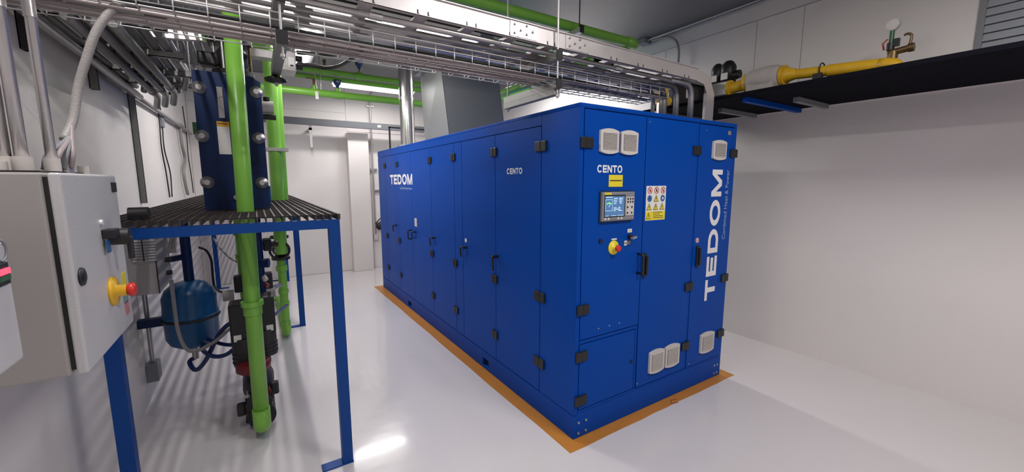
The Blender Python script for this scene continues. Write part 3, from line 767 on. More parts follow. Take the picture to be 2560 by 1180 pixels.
# trapeze hangers
for k, (hx, lab) in enumerate(((1.545, 'steel strut hanger carrying the trays over the enclosure'), (.135, 'steel strut hanger carrying the trays above the green pipes'))):
    t = thing('trapeze_hanger', lab, 'hanger', (hx, 2.2, 2.21), 'strut hangers of the trays')
    for z in (2.195, 2.355):
        zt_ = z + .041
        mb = MB().box(hx - .0205, hx - .0175, 1.91, 2.50, z, zt_).box(hx + .0175, hx + .0205, 1.91, 2.50, z, zt_).box(hx - .0175, hx + .0175, 1.91, 2.50, z, z + .003)
        mb.box(hx - .0175, hx - .009, 1.91, 2.50, zt_ - .003, zt_).box(hx + .009, hx + .0175, 1.91, 2.50, zt_ - .003, zt_)
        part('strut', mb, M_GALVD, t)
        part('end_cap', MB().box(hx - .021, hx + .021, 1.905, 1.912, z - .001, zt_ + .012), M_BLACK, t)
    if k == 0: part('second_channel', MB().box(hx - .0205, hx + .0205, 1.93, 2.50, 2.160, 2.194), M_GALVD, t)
    for y in (1.925, 2.475):
        part('rod', MB().cyl((hx, y, 2.14), (hx, y, CEIL), .0055, 8), M_GALV, t)
        for zn in (2.400, 2.148): part('nut', MB().cyl((hx, y, zn), (hx, y, zn + .011), .012, 6), M_GALV, t)

# ================================================================== PLATFORM (table) with grating deck
tx0, tx1, ty0, ty1 = -.606, .380, 2.35, 7.62
zd = 1.476
T = thing('grating_platform', 'blue steel platform with a dark open grating deck beside the left wall', 'platform', (0, 4.8, 0))
part('beam', MB().box(tx0, tx1, ty0, ty0 + .045, 1.400, 1.447), M_FRAME, T)
part('beam', MB().box(tx1 - .045, tx1, ty0 + .045, ty1, 1.400, 1.447), M_FRAME, T)
part('beam', MB().box(tx0, tx0 + .045, ty0 + .045, ty1, 1.400, 1.447), M_FRAME, T)
for y in (4.0, 5.6, 7.57): part('beam', MB().box(tx0 + .045, tx1 - .045, y, y + .045, 1.400, 1.447), M_FRAME, T)
for x, y in ((tx0, ty0), (tx1 - .056, ty0), (tx1 - .05, 5.05), (tx0, 7.55), (tx1 - .05, 7.55)):
    l = part('leg', MB().box(x, x + .056, y + .0005, y + .0565, .008, 1.400), M_FRAME, T)
    part('foot_plate', MB().box(x - .11 if x > 0 else x, x + .058 if x > 0 else x + .16, y - .004, y + .062, 0, .008), M_FRAME, l)
b0 = part('bearing_bar', MB().box(tx0 + .002, tx0 + .009, ty0, ty1, 1.448, 1.478), M_GRATE, T)
nb = 27
for i in range(1, nb): copypart(b0, T, (i * (tx1 - tx0 - .01) / (nb - 1), 0, 0))
c0 = part('cross_bar', MB().box(tx0 + .002, tx1 - .002, ty0 + .05, ty0 + .056, 1.466, 1.4775), M_GRATE, T)
y = .1
while ty0 + .05 + y < ty1 - .02: copypart(c0, T, (0, y, 0)); y += .1
part('edge_bar', MB().box(tx1, tx1 + .005, ty0, ty1, 1.448, 1.478), M_GRATE, T)

# heat exchanger
yh = 3.06
x0, x1, z0, z1 = -.262, .078, zd + .004, 2.30
H = thing('heat_exchanger', 'tall navy plate heat exchanger standing on the grating deck', 'heat exchanger', (-.09, yh, zd))
part('frame_plate', MB().poly([(x0, yh, z0), (x1, yh, z0), (x1, yh, z1 - .03), (x1 - .05, yh, z1 - .005), (x0 + .12, yh, z1), (x0, yh, z1)], (0, .035, 0)), M_NAVY, H)
part('pressure_plate', MB().box(x0, x1, yh + .40, yh + .43, z0, z1 - .02), M_NAVY, H)
mb = MB()
for i in range(24): mb.box(x0 + .04, x1 - .04, yh + .04 + i * .0148, yh + .05 + i * .0148, z0 + .05, z1 - .06)
part('plate_pack', mb, M_GALV, H, kind='stuff')
part('carrying_bar', MB().box(-.11, -.07, yh + .036, yh + .55, z1 - .06, z1 - .02), M_GALV, H)
part('side_lug', MB().box(x0 - .02, x0, yh, yh + .03, 1.93, 2.0), M_GRN, H)
for (u, v) in ((497, 218), (505, 340), (518, 456), (640, 230), (647, 345), (655, 457)):
    c = on(u, v, y=yh - .01)
    b = part('tie_bolt', MB().cyl((c.x, yh - .03, c.z), (c.x, yh + .46, c.z), .010, 10), M_GALV, H)
    part('washer', MB().lathe((c.x, yh, c.z), -Y, [(.036, 0), (.036, .006), (.020, .012), (.019, .030), (.014, .034)], 20), M_GALV, b)
a, b = on(540, 216, y=yh), on(563, 296, y=yh)
c = part('sight_plate', MB().box(a.x, b.x, yh - .006, yh, b.z, a.z, bev=.002, seg=1), M_STEEL, H, 'bright steel rating plate')
part('plate_line', MB().bar((a.x + .005, yh - .0065, a.z - .07), (b.x - .002, yh - .0065, a.z - .055), .001, .004, up=Y).bar((a.x + .005, yh - .0065, b.z + .07), (b.x - .002, yh - .0065, b.z + .04), .001, .004, up=Y), M_DARK, c)
a, b = on(541, 303, y=yh), on(571, 386, y=yh)
c = part('label_plate', MB().box(a.x, a.x + .062, yh - .004, yh, b.z, a.z), M_WHITE, H, 'white label with an amber header')
part('label_header', MB().box(a.x, a.x + .062, yh - .005, yh - .003, a.z - .030, a.z), M_AMBER, c)
part('header_stripe', MB().box(a.x + .004, a.x + .058, yh - .006, yh - .004, a.z - .016, a.z - .010), M_BRASS, c)
c = on(592, 493, y=yh); part('drain_plug', MB().cyl((c.x, yh, c.z), (c.x, yh - .03, c.z), .016, 12).cyl((c.x + .07, yh, c.z - .008), (c.x + .07, yh - .02, c.z - .008), .014, 12), M_GALV, H)

# valve cluster on top of the exchanger
t = thing('flanged_valve', 'black flanged valve with rusty bolts above the navy heat exchanger', 'valve', (-.07, 3.25, 2.3))
c = (-.06, 3.25)
part('body', MB().lathe((c[0], c[1], 2.30), Z, [(.05, 0), (.055, .05), (.085, .09), (.09, .16), (.06, .2), (.05, .27), (.07, .3), (.07, .36)], 20), M_DARK, t)
part('flange', MB().cyl((c[0], c[1], 2.325), (c[0], c[1], 2.35), .115, 22), M_DARK, t)
part('flange', MB().cyl((c[0], c[1], 2.52), (c[0], c[1], 2.545), .115, 22), M_DARK, t)
part('gearbox', MB().box(c[0] - .18, c[0] - .07, c[1] - .05, c[1] + .05, 2.37, 2.45, bev=.012), M_BLACK, t)
for k in range(6):
    a = k * math.pi / 3; px, py = c[0] + .095 * math.cos(a), c[1] + .095 * math.sin(a)
    part('bolt', MB().cyl((px, py, 2.30), (px, py, 2.575), .008, 8).cyl((px, py, 2.31), (px, py, 2.325), .015, 6), M_BRASS if k in (0, 5) else M_GALV, t)

# vertical green pipes by the platform
t = thing('green_pipe', 'thick upright green pipe nearest the viewer, rising through the grating deck', 'pipe', (-.06, 2.88, 0))
xa, xb, yv = -.066, -.040, 2.88
part('pipe', MB().tube([(xa, yv, .12), (xa + .004, yv, .9), ((xa + xb) / 2, yv, 1.6), (xb, yv, 2.75)], .044, 24), M_GREEN, t)
part('elbow', MB().tube(bendpath([(xa, yv, .20), (xa, yv, .055 + .03), (xa, yv + .17, .085)], .10, 8), .050, 22), M_GREEN, t)
part('coupling', MB().cyl((xa + .003, yv, .895), (xa + .003, yv, .925), .060, 24).cyl((xa + .003, yv, .84), (xa + .003, yv, .9), .050, 24), M_GREEN, t)
part('coupling', MB().cyl((xa, yv, .155), (xa, yv, .215), .050, 24), M_GREEN, t)
part('top_bend', MB().tube(bendpath([(xb, yv, 2.72), (xb, yv, 2.86), (xb, 3.6, 2.86)], .09), .047, 22), M_GREEN, t)
t = thing('green_pipe', 'upright green pipe right of the heat exchanger going down through the deck', 'pipe', (.19, 4.5, 0))
part('pipe', MB().cyl((.175, 4.5, .95), (.200, 4.5, 2.84), .056, 22), M_GREEN, t)
part('top_bend', MB().tube(bendpath([(.20, 4.5, 2.80), (.20, 4.5, 2.91), (-.45, 4.5, 2.90)], .10), .054, 20), M_GREEN, t)
part('side_pipe', MB().cyl((.245, 4.62, 1.40), (.262, 4.62, 2.80), .034, 18), M_GREEN, t)
part('clamp', MB().box(.09, .30, 4.44, 4.56, 1.94, 1.97), M_GALV, t)
# lower branch (under the deck, right): gate valve with handwheel
yp, xp = 4.72, .178
t = thing('green_pipe', 'lower green pipe under the deck, bending at the floor behind the platform leg', 'pipe', (xp, yp, 0))
part('pipe', MB().cyl((xp, yp, .14), (xp, yp, .86), .040, 20), M_GREEN, t)
for z, h, r in ((.74, .05, .052), (.50, .04, .048), (.36, .05, .047)): part('coupling', MB().cyl((xp, yp, z), (xp, yp, z + h), r, 20), M_GREEN, t)
part('elbow', MB().tube(bendpath([(xp, yp, .2), (xp, yp, .06), (xp, yp + .2, .06)], .09), .045, 18), M_GREEN, t)
part('floor_run', MB().tube(bendpath([(xp, yp + .18, .055), (xp, 6.3, .055), (-.1, 6.3, .055)], .15), .040, 16), M_GREEN, t)
t = thing('gate_valve', 'black gate valve with a round handwheel on the lower green pipe', 'valve', (xp, yp, .86))
part('body', MB().lathe((xp, yp, .86), Z, [(.05, 0), (.05, .05), (.07, .07), (.075, .12), (.05, .16), (.05, .24)], 18), M_BLACK, t)
part('flange', MB().cyl((xp, yp, .86), (xp, yp, .885), .085, 20), M_BLACK, t)
part('flange', MB().cyl((xp, yp, 1.08), (xp, yp, 1.105), .085, 20), M_BLACK, t)
part('riser', MB().cyl((xp, yp, 1.1), (xp, yp, 1.44), .040, 18), M_NAVY, t)
part('stem', MB().cyl((xp, yp - .02, .98), (xp - .05, yp - .26, .99), .014, 10), M_GALV, t)
wc = Vector((xp - .015, yp - .24, .99)); ax = Vector((-.2, -.98, .04)).normalized()
h = part('handwheel', MB().torus(wc, ax, .085, .011, 26, 8), M_BLACK, t)
s1, s2 = frame_of(ax)
for k in range(5):
    a = 2 * math.pi * k / 5; part('spoke', MB().cyl(wc, wc + (s1 * math.cos(a) + s2 * math.sin(a)) * .083, .007, 6), M_BLACK, h)
part('hub', MB().cyl(wc - ax * .012, wc + ax * .012, .02, 12), M_BLACK, h)
t = thing('drain_tap', 'small steel tap on the lower green pipe near the platform leg', 'tap', (xp - .06, yp - .05, .6))
part('body', MB().cyl((xp - .02, yp - .03, .60), (xp - .09, yp - .10, .59), .022, 12), M_GALV, t)
part('t_handle', MB().cyl((xp - .09, yp - .10, .59), (xp - .14, yp - .13, .59), .006, 8).cyl((xp - .14, yp - .13, .565), (xp - .14, yp - .13, .615), .006, 8), M_DARK, t)
part('lever', MB().box(xp - .13, xp - .04, yp - .05, yp - .03, .645, .655), M_NAVY, t)
t = thing('actuator', 'black valve actuator just right of the nearest green upright', 'actuator', (.04, 3.9, 1.0))
a, b = on(655, 598, y=3.95), on(680, 626, y=3.95)
part('body', MB().box(a.x, b.x, 3.92, 4.04, b.z, a.z, bev=.015), M_BLACK, t)
part('shaft', MB().cyl((a.x - .01, 3.98, (a.z + b.z) / 2), (a.x - .12, 3.98, (a.z + b.z) / 2), .02, 10), M_BLACK, t)
part('cap', MB().cyl((b.x, 3.98, (a.z + b.z) / 2), (b.x + .05, 3.98, (a.z + b.z) / 2), .026, 12), M_BLACK, t)

# twin pump unit on the floor -------------------------------------------------
P = thing('twin_pump', 'black twin circulation pump with a red casting behind the nearest green upright', 'pump', (-.06, 3.5, 0))
zc = .24; cx = -.075
part('pump_body', MB().lathe((cx, 3.12, zc - .03), Y, [(.05, 0), (.07, .03), (.095, .10), (.10, .30), (.07, .42), (.05, .5)], 22), M_DARK, P)
part('foot', MB().box(cx - .09, cx + .09, 3.15, 3.45, 0, .02).box(cx - .05, cx + .05, 3.2, 3.4, .02, .16), M_DARK, P)
part('red_collar', MB().lathe((cx - .02, 3.22, .335), Z, [(.08, 0), (.105, .02), (.105, .06), (.09, .075)], 22), M_REDD, P)
for sx, yy0, zz0 in ((-1, 3.30, .37), (1, 3.42, .37)):
    xx = cx + sx * .062
    m = part('motor_housing', MB().cyl((xx, yy0, zz0), (xx, yy0, zz0 + .20), .075, 22), M_DARK, P)
    part('cooling_fins', MB().cyl((xx, yy0, zz0 + .02), (xx, yy0, zz0 + .03), .08, 22).cyl((xx, yy0, zz0 + .05), (xx, yy0, zz0 + .06), .08, 22).cyl((xx, yy0, zz0 + .08), (xx, yy0, zz0 + .09), .08, 22), M_DARK, m)
    e_ = part('control_box', MB().box(xx - .075, xx + .075, yy0 - .06, yy0 + .10, zz0 + .17, zz0 + .45, bev=.014), M_BLACK, P)
    part('label_plate', MB().box(xx + sx * .035 - .022, xx + sx * .035 + .022, yy0 - .0625, yy0 - .059, zz0 + .19, zz0 + .235), M_WHITE, e_)
for y, r, m in ((3.02, .072, M_DARK), (3.10, .082, M_DARK), (3.62, .09, M_DARK)):
    part('flange', MB().cyl((cx, y, zc - .06 if y < 3.2 else zc), (cx, y + .022, zc - .06 if y < 3.2 else zc), r, 24), m, P)
for k in range(4):
    a = math.pi / 4 + k * math.pi / 2
    for yb_ in (3.08,):
        px, pz = cx + .066 * math.cos(a) * 1.35, zc - .06 + .066 * math.sin(a)
        part('flange_bolt', MB().cyl((px, yb_, pz), (px, yb_ + .08, pz), .008, 8).cyl((px, yb_ - .01, pz), (px, yb_, pz), .014, 6), M_GALV if k % 2 else M_REDD, P)
part('outlet_lug', MB().box(cx + .07, cx + .12, 3.12, 3.17, .17, .26, bev=.012).box(cx - .13, cx - .08, 3.06, 3.12, .10, .18, bev=.012), M_DARK, P)
t = thing('butterfly_valve', 'black disc valve at the foot of the nearest green upright', 'valve', (xa, 3.02, 0))
part('disc', MB().cyl((xa, 3.03, .085), (xa, 3.055, .085), .083, 28), M_BLACK, t)
part('link_pipe', MB().cyl((xa, 3.05, .085), (xa, 3.1, .12), .045, 18), M_DARK, t)

# riser behind
t = thing('green_pipe', 'darker green riser behind the nearest upright, from the pump to the deck', 'pipe', (-.15, 3.95, 0))
xr_ = on(606, 640, y=3.95).x
part('pipe', MB().tube([(xr_, 3.95, .30), (xr_, 3.95, 1.44)], .040, 18), M_GREEN, t)
for z in (.78, 1.02, 1.22): part('coupling', MB().cyl((xr_, 3.95, z), (xr_, 3.95, z + .04), .050, 18), M_GREEN, t)
part('side_fitting', MB().cyl((xr_ + .03, 3.9, 1.04), (xr_ + .03, 3.86, 1.04), .018, 10), M_DARK, t)
a, b = on(583, 690, y=3.75), on(614, 722, y=3.75)
t = thing('terminal_box', 'black terminal box with grey cable glands behind the nearest green upright', 'box', (a.x, 3.75, b.z))
part('box', MB().box(a.x, a.x + .26, 3.72, 3.80, b.z - .02, a.z, bev=.01), M_BLACK, t)
part('bracket', MB().box(a.x + .1, a.x + .14, 3.80, 3.92, b.z, b.z + .03), M_DARK, t)
for u, v in ((571, 739), (676, 731)):
    c = on(u, v, y=3.74); part('cable_gland', MB().cyl((c.x - .035, 3.74, c.z), (c.x + .035, 3.74, c.z), .042, 14), M_HOSEG, t)

# navy inlet pipe right of nearest upright, purple fittings
t = thing('navy_pipe', 'short navy pipe with dark fittings right of the nearest green upright', 'pipe', (.02, 3.5, .9))
c = on(652, 640, y=3.6)
part('pipe', MB().cyl((c.x - .01, 3.6, .78), (c.x - .01, 3.6, 1.40), .028, 14), M_NAVY, t)
part('fitting', MB().cyl((c.x - .02, 3.6, 1.03), (c.x + .05, 3.58, 1.03), .036, 12), M_NAVY, t)
part('fitting', MB().cyl((c.x, 3.6, .93), (c.x + .02, 3.57, .90), .02, 10), M_BEIGE, t)
part('fitting', MB().cyl((c.x, 3.6, .87), (c.x + .03, 3.57, .85), .018, 10), M_REDD, t)

# expansion tank ---------------------------------------------------------------
tc = (-.475, 3.8); t = thing('expansion_tank', 'blue expansion tank under the deck with a dark strap round it', 'tank', (tc[0], tc[1], .4))
part('vessel', MB().lathe((tc[0], tc[1], .40), Z, [(.03, 0), (.10, .012), (.145, .045), (.165, .09), (.168, .24), (.174, .25), (.174, .275), (.168, .285), (.166, .40), (.145, .455), (.10, .495), (.05, .512), (.03, .515)], 32), M_TANK, t)
part('strap', MB().torus((tc[0], tc[1], .635), Z, .172, .010, 32, 6), M_DARK, t)
part('neck_pipe', MB().cyl((tc[0] + .01, tc[1], .90), (tc[0] + .01, tc[1], 1.40), .032, 16), M_NAVY, t)
part('side_branch', MB().cyl((tc[0] + .01, tc[1], 1.10), (tc[0] - .12, tc[1], 1.08), .022, 12), M_NAVY, t)
part('bottom_fitting', MB().cyl((tc[0], tc[1], .41), (tc[0], tc[1], .30), .022, 14), M_GALV, t)
part('wall_bracket', MB().box(XL, tc[0] - .16, tc[1] - .03, tc[1] + .03, .60, .66), M_NAVY, t)


def hose(lab, pts, r, m, nm='hose', cat='hose', grp=None, n=10):
    return solo(nm, MB().tube(smoothpath(pts, 6), r, n), m, lab, cat, grp)


hose('blue hose looping from the tank bottom up to the pump', [(tc[0], tc[1], .31), on(474, 905, y=3.78), on(490, 925, y=3.7), on(515, 900, y=3.62), on(545, 840, y=3.55), on(570, 812, y=3.5), on(594, 804, y=3.5)], .016, M_HOSEB, grp='hoses under the deck')
hose('blue hose sagging lowest between the tank and the pump', [(tc[0] + .08, tc[1] - .05, .42), on(505, 872, y=3.6), on(530, 890, y=3.55), on(562, 888, y=3.5), on(590, 868, y=3.45), on(604, 846, y=3.45)], .015, M_HOSEB, grp='hoses under the deck')
hose('short blue hose running level from the tank to the pump', [(tc[0] + .09, tc[1] - .03, .45), on(520, 848, y=3.68), on(555, 860, y=3.6), on(585, 862, y=3.5), on(606, 855, y=3.45)], .014, M_HOSEB, grp='hoses under the deck')
hose('grey flexible hose crossing in front of the tank down to the pump', [on(428, 700, y=3.50), on(435, 760, y=3.5), on(446, 830, y=3.5), on(466, 872, y=3.5), on(495, 876, y=3.52), on(540, 852, y=3.5), on(570, 826, y=3.46), on(592, 816, y=3.45)], .012, M_HOSEG, grp='hoses under the deck')
hose('blue lever hose slanting right of the pump toward the lower green pipe', [on(660, 804, y=3.9), on(690, 784, y=4.2), on(716, 763, y=4.6)], .016, M_HOSEB, grp='hoses under the deck')
hose('black cable arching beside the platform rear leg', [on(496, 618, y=4.0), on(515, 626, y=4.0), on(528, 650, y=4.0), on(532, 690, y=4.0), on(536, 715, y=4.0), on(548, 728, y=3.9), on(565, 732, y=3.8)], .009, M_FELT, 'cable', 'cable', 'cables under the deck')
hose('grey cable sagging from the rear leg to the riser', [on(534, 595, y=4.3), on(550, 620, y=4.2), on(575, 645, y=4.1), on(594, 655, y=4.0)], .008, M_HOSEG, 'cable', 'cable', 'cables under the deck')

# vented wall box under the deck ------------------------------------------------
yb_ = 3.28
c1 = on(418, 735, y=yb_)
xe_ = on(384, 600, y=yb_).x
t = thing('vented_box', 'grey wall box with a slotted vent under the deck by the left wall', 'cabinet', (-.65, yb_, .9))
zb0 = on(360, 738, y=yb_).z
part('body', MB().box(XL, xe_, yb_, yb_ + .46, zb0, 1.385, bev=.003), M_CABD, t)
part('seam', MB().box(xe_ - .004, xe_ + .002, yb_ - .002, yb_ + .004, zb0, 1.385), M_DARK, t)
va, vb = on(322, 600, y=yb_), on(392, 651, y=yb_)
va.x = max(va.x, XL + .02)
part('vent_recess', MB().box(va.x, xe_ - .02, yb_ - .003, yb_ - .001, vb.z, va.z), M_DARK, t)
for i in range(8):
    zz = vb.z + (va.z - vb.z) * (i + .5) / 8
    for a, b in ((va.x + .004, va.x + .055), (va.x + .062, va.x + .12), (va.x + .127, xe_ - .024)):
        if b > a: part('vent_slat', MB().obox(((a + b) / 2, yb_ - .007, zz), X, Vector((0, -.7, -.7)), Vector((0, .7, -.7)), (b - a) / 2, .009, .0016), M_CAB, t)
for v_, r in ((1.12, .018), (1.03, .016)): part('knob', MB().cyl((xe_, yb_ + .28, v_), (xe_ + .03, yb_ + .28, v_), r, 12), M_BLACK, t)
part('hanging_rail', MB().obox((xe_ + .05, yb_ + .33, 1.28), Vector((.0, .72, .69)), X, Vector((0, -.69, .72)), .14, .02, .02), M_GALV, t)
t = thing('floor_conduit', 'grey conduit ending in a small box low on the left wall', 'conduit', (-.74, 3.6, .2))
part('pipe', MB().cyl((-.745, 3.9, .30), (-.745, 3.9, zb0 + .01), .016, 10), M_GALV, t)
part('box', MB().box(XL, -.71, 3.84, 3.96, .16, .30, bev=.004), M_GREYP, t)

# ================================================================== control cabinet on left wall
ca, cy0, cy1, cz0, cz1 = -.455, 1.63, 2.165, 1.085, 1.676
t = thing('control_cabinet', 'large grey control cabinet on the left wall in front of the platform', 'cabinet', (-.6, 1.9, cz0))
K = t
part('body', MB().box(XL, ca - .038, cy0, cy1, cz0, cz1, bev=.006), M_CABD, t)
part('seal', MB().box(ca - .038, ca - .026, cy0 + .012, cy1 - .012, cz0 + .015, cz1 - .012), M_DARK, t)
d = part('door', MB().box(ca - .026, ca, cy0, cy1, cz0, cz1, bev=.007, seg=3), M_CAB, t)
pt = lambda u, v: on(u, v, x=ca)
a = pt(203, 692); part('door_lock', MB().lathe((ca, a.y, a.z), X, [(.028, 0), (.026, .006), (.012, .010)], 18), M_BLACK, d)
a = pt(282, 468); part('hinge_tag', MB().box(ca, ca + .006, a.y - .022, a.y + .022, a.z - .018, a.z + .018), M_DARK, d)
a = pt(250, 556); part('indicator', MB().cyl((ca, a.y, a.z), (ca + .008, a.y, a.z), .009, 12), M_WHITE, d)
a = pt(262, 582)
h = part('padlock_switch', MB().box(ca, ca + .035, a.y - .04, a.y + .02, a.z - .018, a.z + .014, bev=.004), M_BLACK, d)
part('rotary_handle', MB().cyl((ca + .005, a.y + .045, a.z - .02), (ca + .055, a.y + .045, a.z - .02), .030, 18).box(ca + .045, ca + .062, a.y + .035, a.y + .055, a.z - .105, a.z - .02, bev=.004), M_DARK, h)
part('blue_tag', MB().obox((ca + .012, a.y - .028, a.z - .045), X, Y, Z, .002, .016, .022), M_TANK, h)
a = pt(285, 725)
h = part('emergency_stop', MB().lathe((ca, a.y - .02, a.z), X, [(.052, 0), (.052, .006), (.046, .012), (.022, .014), (.020, .040)], 26), M_YEL, d, 'yellow and red stop button')
part('button', MB().lathe((ca + .038, a.y - .02, a.z), X, [(.016, 0), (.024, .008), (.024, .02), (.018, .026)], 18), M_RED, h)
a = pt(310, 700); part('label_plate', MB().box(ca, ca + .002, a.y - .03, a.y + .02, a.z - .02, a.z + .03), M_YELL, d)
a = pt(313, 740); part('label_plate', MB().box(ca, ca + .002, a.y - .03, a.y + .03, a.z - .025, a.z + .02), M_LABELG, d)
a = pt(316, 768); part('label_plate', MB().box(ca, ca + .002, a.y - .02, a.y + .03, a.z - .028, a.z + .022), M_LABELR, d)
part('gland_plate', MB().box(ca - .24, ca - .05, cy0 + .04, cy1 - .12, cz1, cz1 + .006), M_DARK, t)
part('cable_gland', MB().cyl((ca - .06, cy0 + .26, cz1), (ca - .06, cy0 + .26, cz1 + .06), .022, 12).cyl((ca - .06, cy0 + .26, cz1 + .055), (ca - .06, cy0 + .26, cz1 + .075), .017, 12), M_GALV, t)
for dx, dy in ((-.13, .06), (-.1, .12), (-.05, .4)):
    part('cable_gland', MB().cyl((ca + dx, cy0 + dy, cz1), (ca + dx, cy0 + dy, cz1 + .03), .017, 6), M_BEIGE, t)
# small foreground panel
fa, fy0, fy1, fz0, fz1 = -.50, .85, 1.42, 1.225, 1.513
t = thing('switch_box', 'pale grey box with a lit red switch at the left edge, nearest the viewer', 'box', (-.6, 1.1, fz0))
part('body', MB().box(XL, fa, fy0, fy1, fz0, fz1, bev=.010, seg=3), M_CAB, t)
pf = lambda u, v: on(u, v, x=fa)
a, b = pf(0, 668), pf(12, 684)
s_ = part('rocker_switch', MB().box(fa, fa + .006, a.y - .03, b.y + .006, pf(10, 712).z, pf(10, 654).z, bev=.002), M_BLACK, t)
part('red_lens', MB().box(fa + .006, fa + .010, a.y - .03, b.y, pf(8, 684).z, pf(8, 669).z), M_LEDR, s_)
part('green_lens', MB().box(fa + .006, fa + .009, a.y - .03, b.y, pf(8, 700).z, pf(8, 687).z), M_GRN, s_)
a = pf(8, 625); part('emblem', MB().torus((fa + .001, a.y - .015, a.z), X, .024, .003, 20, 6), M_GREYP, t)
part('emblem_line', MB().box(fa, fa + .0015, a.y - .1, a.y + .02, a.z - .046, a.z - .040), M_GREYP, t)

# upright conduits above the control cabinet
for k, (x, y, r, lab) in enumerate(((on(131, 410, y=1.78).x, 1.78, .0125, 'upright grey conduit entering the control cabinet top, rightmost of three'), (on(57, 410, y=1.72).x, 1.72, .0145, 'upright grey conduit entering the control cabinet top, middle of three'), (on(16, 410, y=1.72).x, 1.72, .0125, 'upright grey conduit entering the control cabinet top, leftmost of three'))):
    t = thing('upright_conduit', lab, 'conduit', (x, y, cz1), 'conduits into the control cabinet')
    part('pipe', MB().tube([(x, y, cz1 + .03), (x, y, 2.9)], r, 12), M_GALV, t)
    part('gland', MB().cyl((x, y, cz1 + .006), (x, y, cz1 + .045), r * 1.5, 12), M_BEIGE, t)
    part('coupling', MB().cyl((x, y, 2.12), (x, y, 2.17), r * 1.2, 12), M_GALV, t)
# sloping cable bundle from the trays
path = [on(345, 8, y=2.05), on(305, 8, y=2.02), on(278, 25, y=1.99), on(240, 80, y=1.98), on(215, 150, y=1.98), on(195, 220, y=1.98), on(182, 300, y=1.96), on(160, 350, y=1.92)]
hose('thick dark cable bundle dropping from the trays to the control cabinet', path, .0125, M_HOSEG, 'cable_bundle', 'cable', 'cables into the control cabinet')
for k, (u, v, dy, lab) in enumerate(((110, 424, 1.80, 'loose dark cable reaching the left end of the control cabinet top'), (140, 424, 1.82, 'loose dark cable reaching the middle of the control cabinet top'), (160, 424, 1.86, 'loose dark cable next to the bright gland on the control cabinet'), (178, 420, 1.88, 'loose dark cable dropping straight to the control cabinet gland'))):
    hose(lab, [on(180, 300, y=1.96), on(170 + k * 3, 345, y=1.92), on(u + 10 - k * 2, 385, y=dy), on(u, v, y=dy)], .007, M_PURP if k % 2 else M_GREYP, 'cable', 'cable', 'cables into the control cabinet')

# ================================================================== left wall: stacked conduits, struts, rack
for k, (y, za, zb_) in enumerate(((2.60, 2.20, 3.3), (4.35, 1.48, 2.9), (3.45, 2.2, 3.3))):
    t = thing('wall_strut', ('short dark upright strut near the control cabinet conduits', 'long upright strut on the left wall reaching down to the deck', 'upright strut behind the slanting cable bundle')[k], 'strut', (XL, y, za))
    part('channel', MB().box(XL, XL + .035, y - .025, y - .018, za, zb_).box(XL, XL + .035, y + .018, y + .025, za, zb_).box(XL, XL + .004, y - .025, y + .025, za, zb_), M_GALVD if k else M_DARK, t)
    part('clips', MB().box(XL + .035, XL + .04, y - .02, y + .02, 2.5, 2.54), M_GALVD, t)
zs = [2.325, 2.39, 2.455, 2.52, 2.585, 2.655, 2.725, 2.795]
for k, z in enumerate(zs):
    r = (.022, .018, .026, .020, .026, .018, .024, .022)[k]
    t = thing('wall_run_conduit', 'grey conduit along the left wall, %s of the stacked eight' % ('lowest', 'second from the bottom', 'third from the bottom', 'fourth from the bottom', 'fourth from the top', 'third from the top', 'second from the top', 'topmost')[k], 'conduit', (XL + .06, 3, z), 'stacked wall conduits')
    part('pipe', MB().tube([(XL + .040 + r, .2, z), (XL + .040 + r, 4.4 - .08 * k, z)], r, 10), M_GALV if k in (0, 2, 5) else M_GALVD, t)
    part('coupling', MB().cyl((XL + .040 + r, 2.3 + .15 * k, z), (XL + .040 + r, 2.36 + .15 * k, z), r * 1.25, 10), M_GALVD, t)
# rack of conduits running along y above the platform
rk = [(-.64, 2.42), (-.585, 2.42), (-.53, 2.42), (-.475, 2.42), (-.42, 2.42), (-.365, 2.42), (-.61, 2.34), (-.54, 2.34), (-.47, 2.34), (-.61, 2.49), (-.55, 2.49), (-.49, 2.49), (-.43, 2.49), (-.37, 2.49)]
nw = ['outermost by the wall', 'second from the wall', 'third from the wall', 'fourth from the wall', 'fifth from the wall', 'farthest from the wall', 'by the wall', 'middle', 'nearest the room', 'outermost by the wall', 'second from the wall', 'middle of five', 'fourth from the wall', 'nearest the room']
for k, (x, z) in enumerate(rk):
    r = .020 if k < 6 else .022 if k < 9 else .015
    ye = 4.42 - (k % 3) * .13 - (.25 if k < 6 else 0)
    t = thing('rack_conduit', ('steel conduit in the middle row over the deck, ' if k < 6 else 'steel conduit in the lowest row over the deck, ' if k < 9 else 'slimmer bright conduit in the top row over the deck, ') + nw[k], 'conduit', (x, 3.2, z), 'conduits over the deck')
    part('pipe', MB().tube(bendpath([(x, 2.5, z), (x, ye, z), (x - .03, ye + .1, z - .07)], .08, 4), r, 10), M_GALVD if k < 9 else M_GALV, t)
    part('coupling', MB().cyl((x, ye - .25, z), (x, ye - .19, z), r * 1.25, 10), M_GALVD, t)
for k, y in enumerate((2.62, 3.15, 3.65, 4.05)):
    t = thing('rack_strut', ('first', 'second', 'third', 'fourth')[k] + ' cross strut from the viewer under the conduits over the deck', 'strut', (-.5, y, 2.37), 'cross struts over the deck')
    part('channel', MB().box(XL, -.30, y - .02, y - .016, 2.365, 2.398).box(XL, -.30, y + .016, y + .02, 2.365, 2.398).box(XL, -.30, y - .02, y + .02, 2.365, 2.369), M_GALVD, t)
    part('rod', MB().cyl((-.32, y, 2.34), (-.32, y, CEIL), .005, 8), M_GALVD, t)
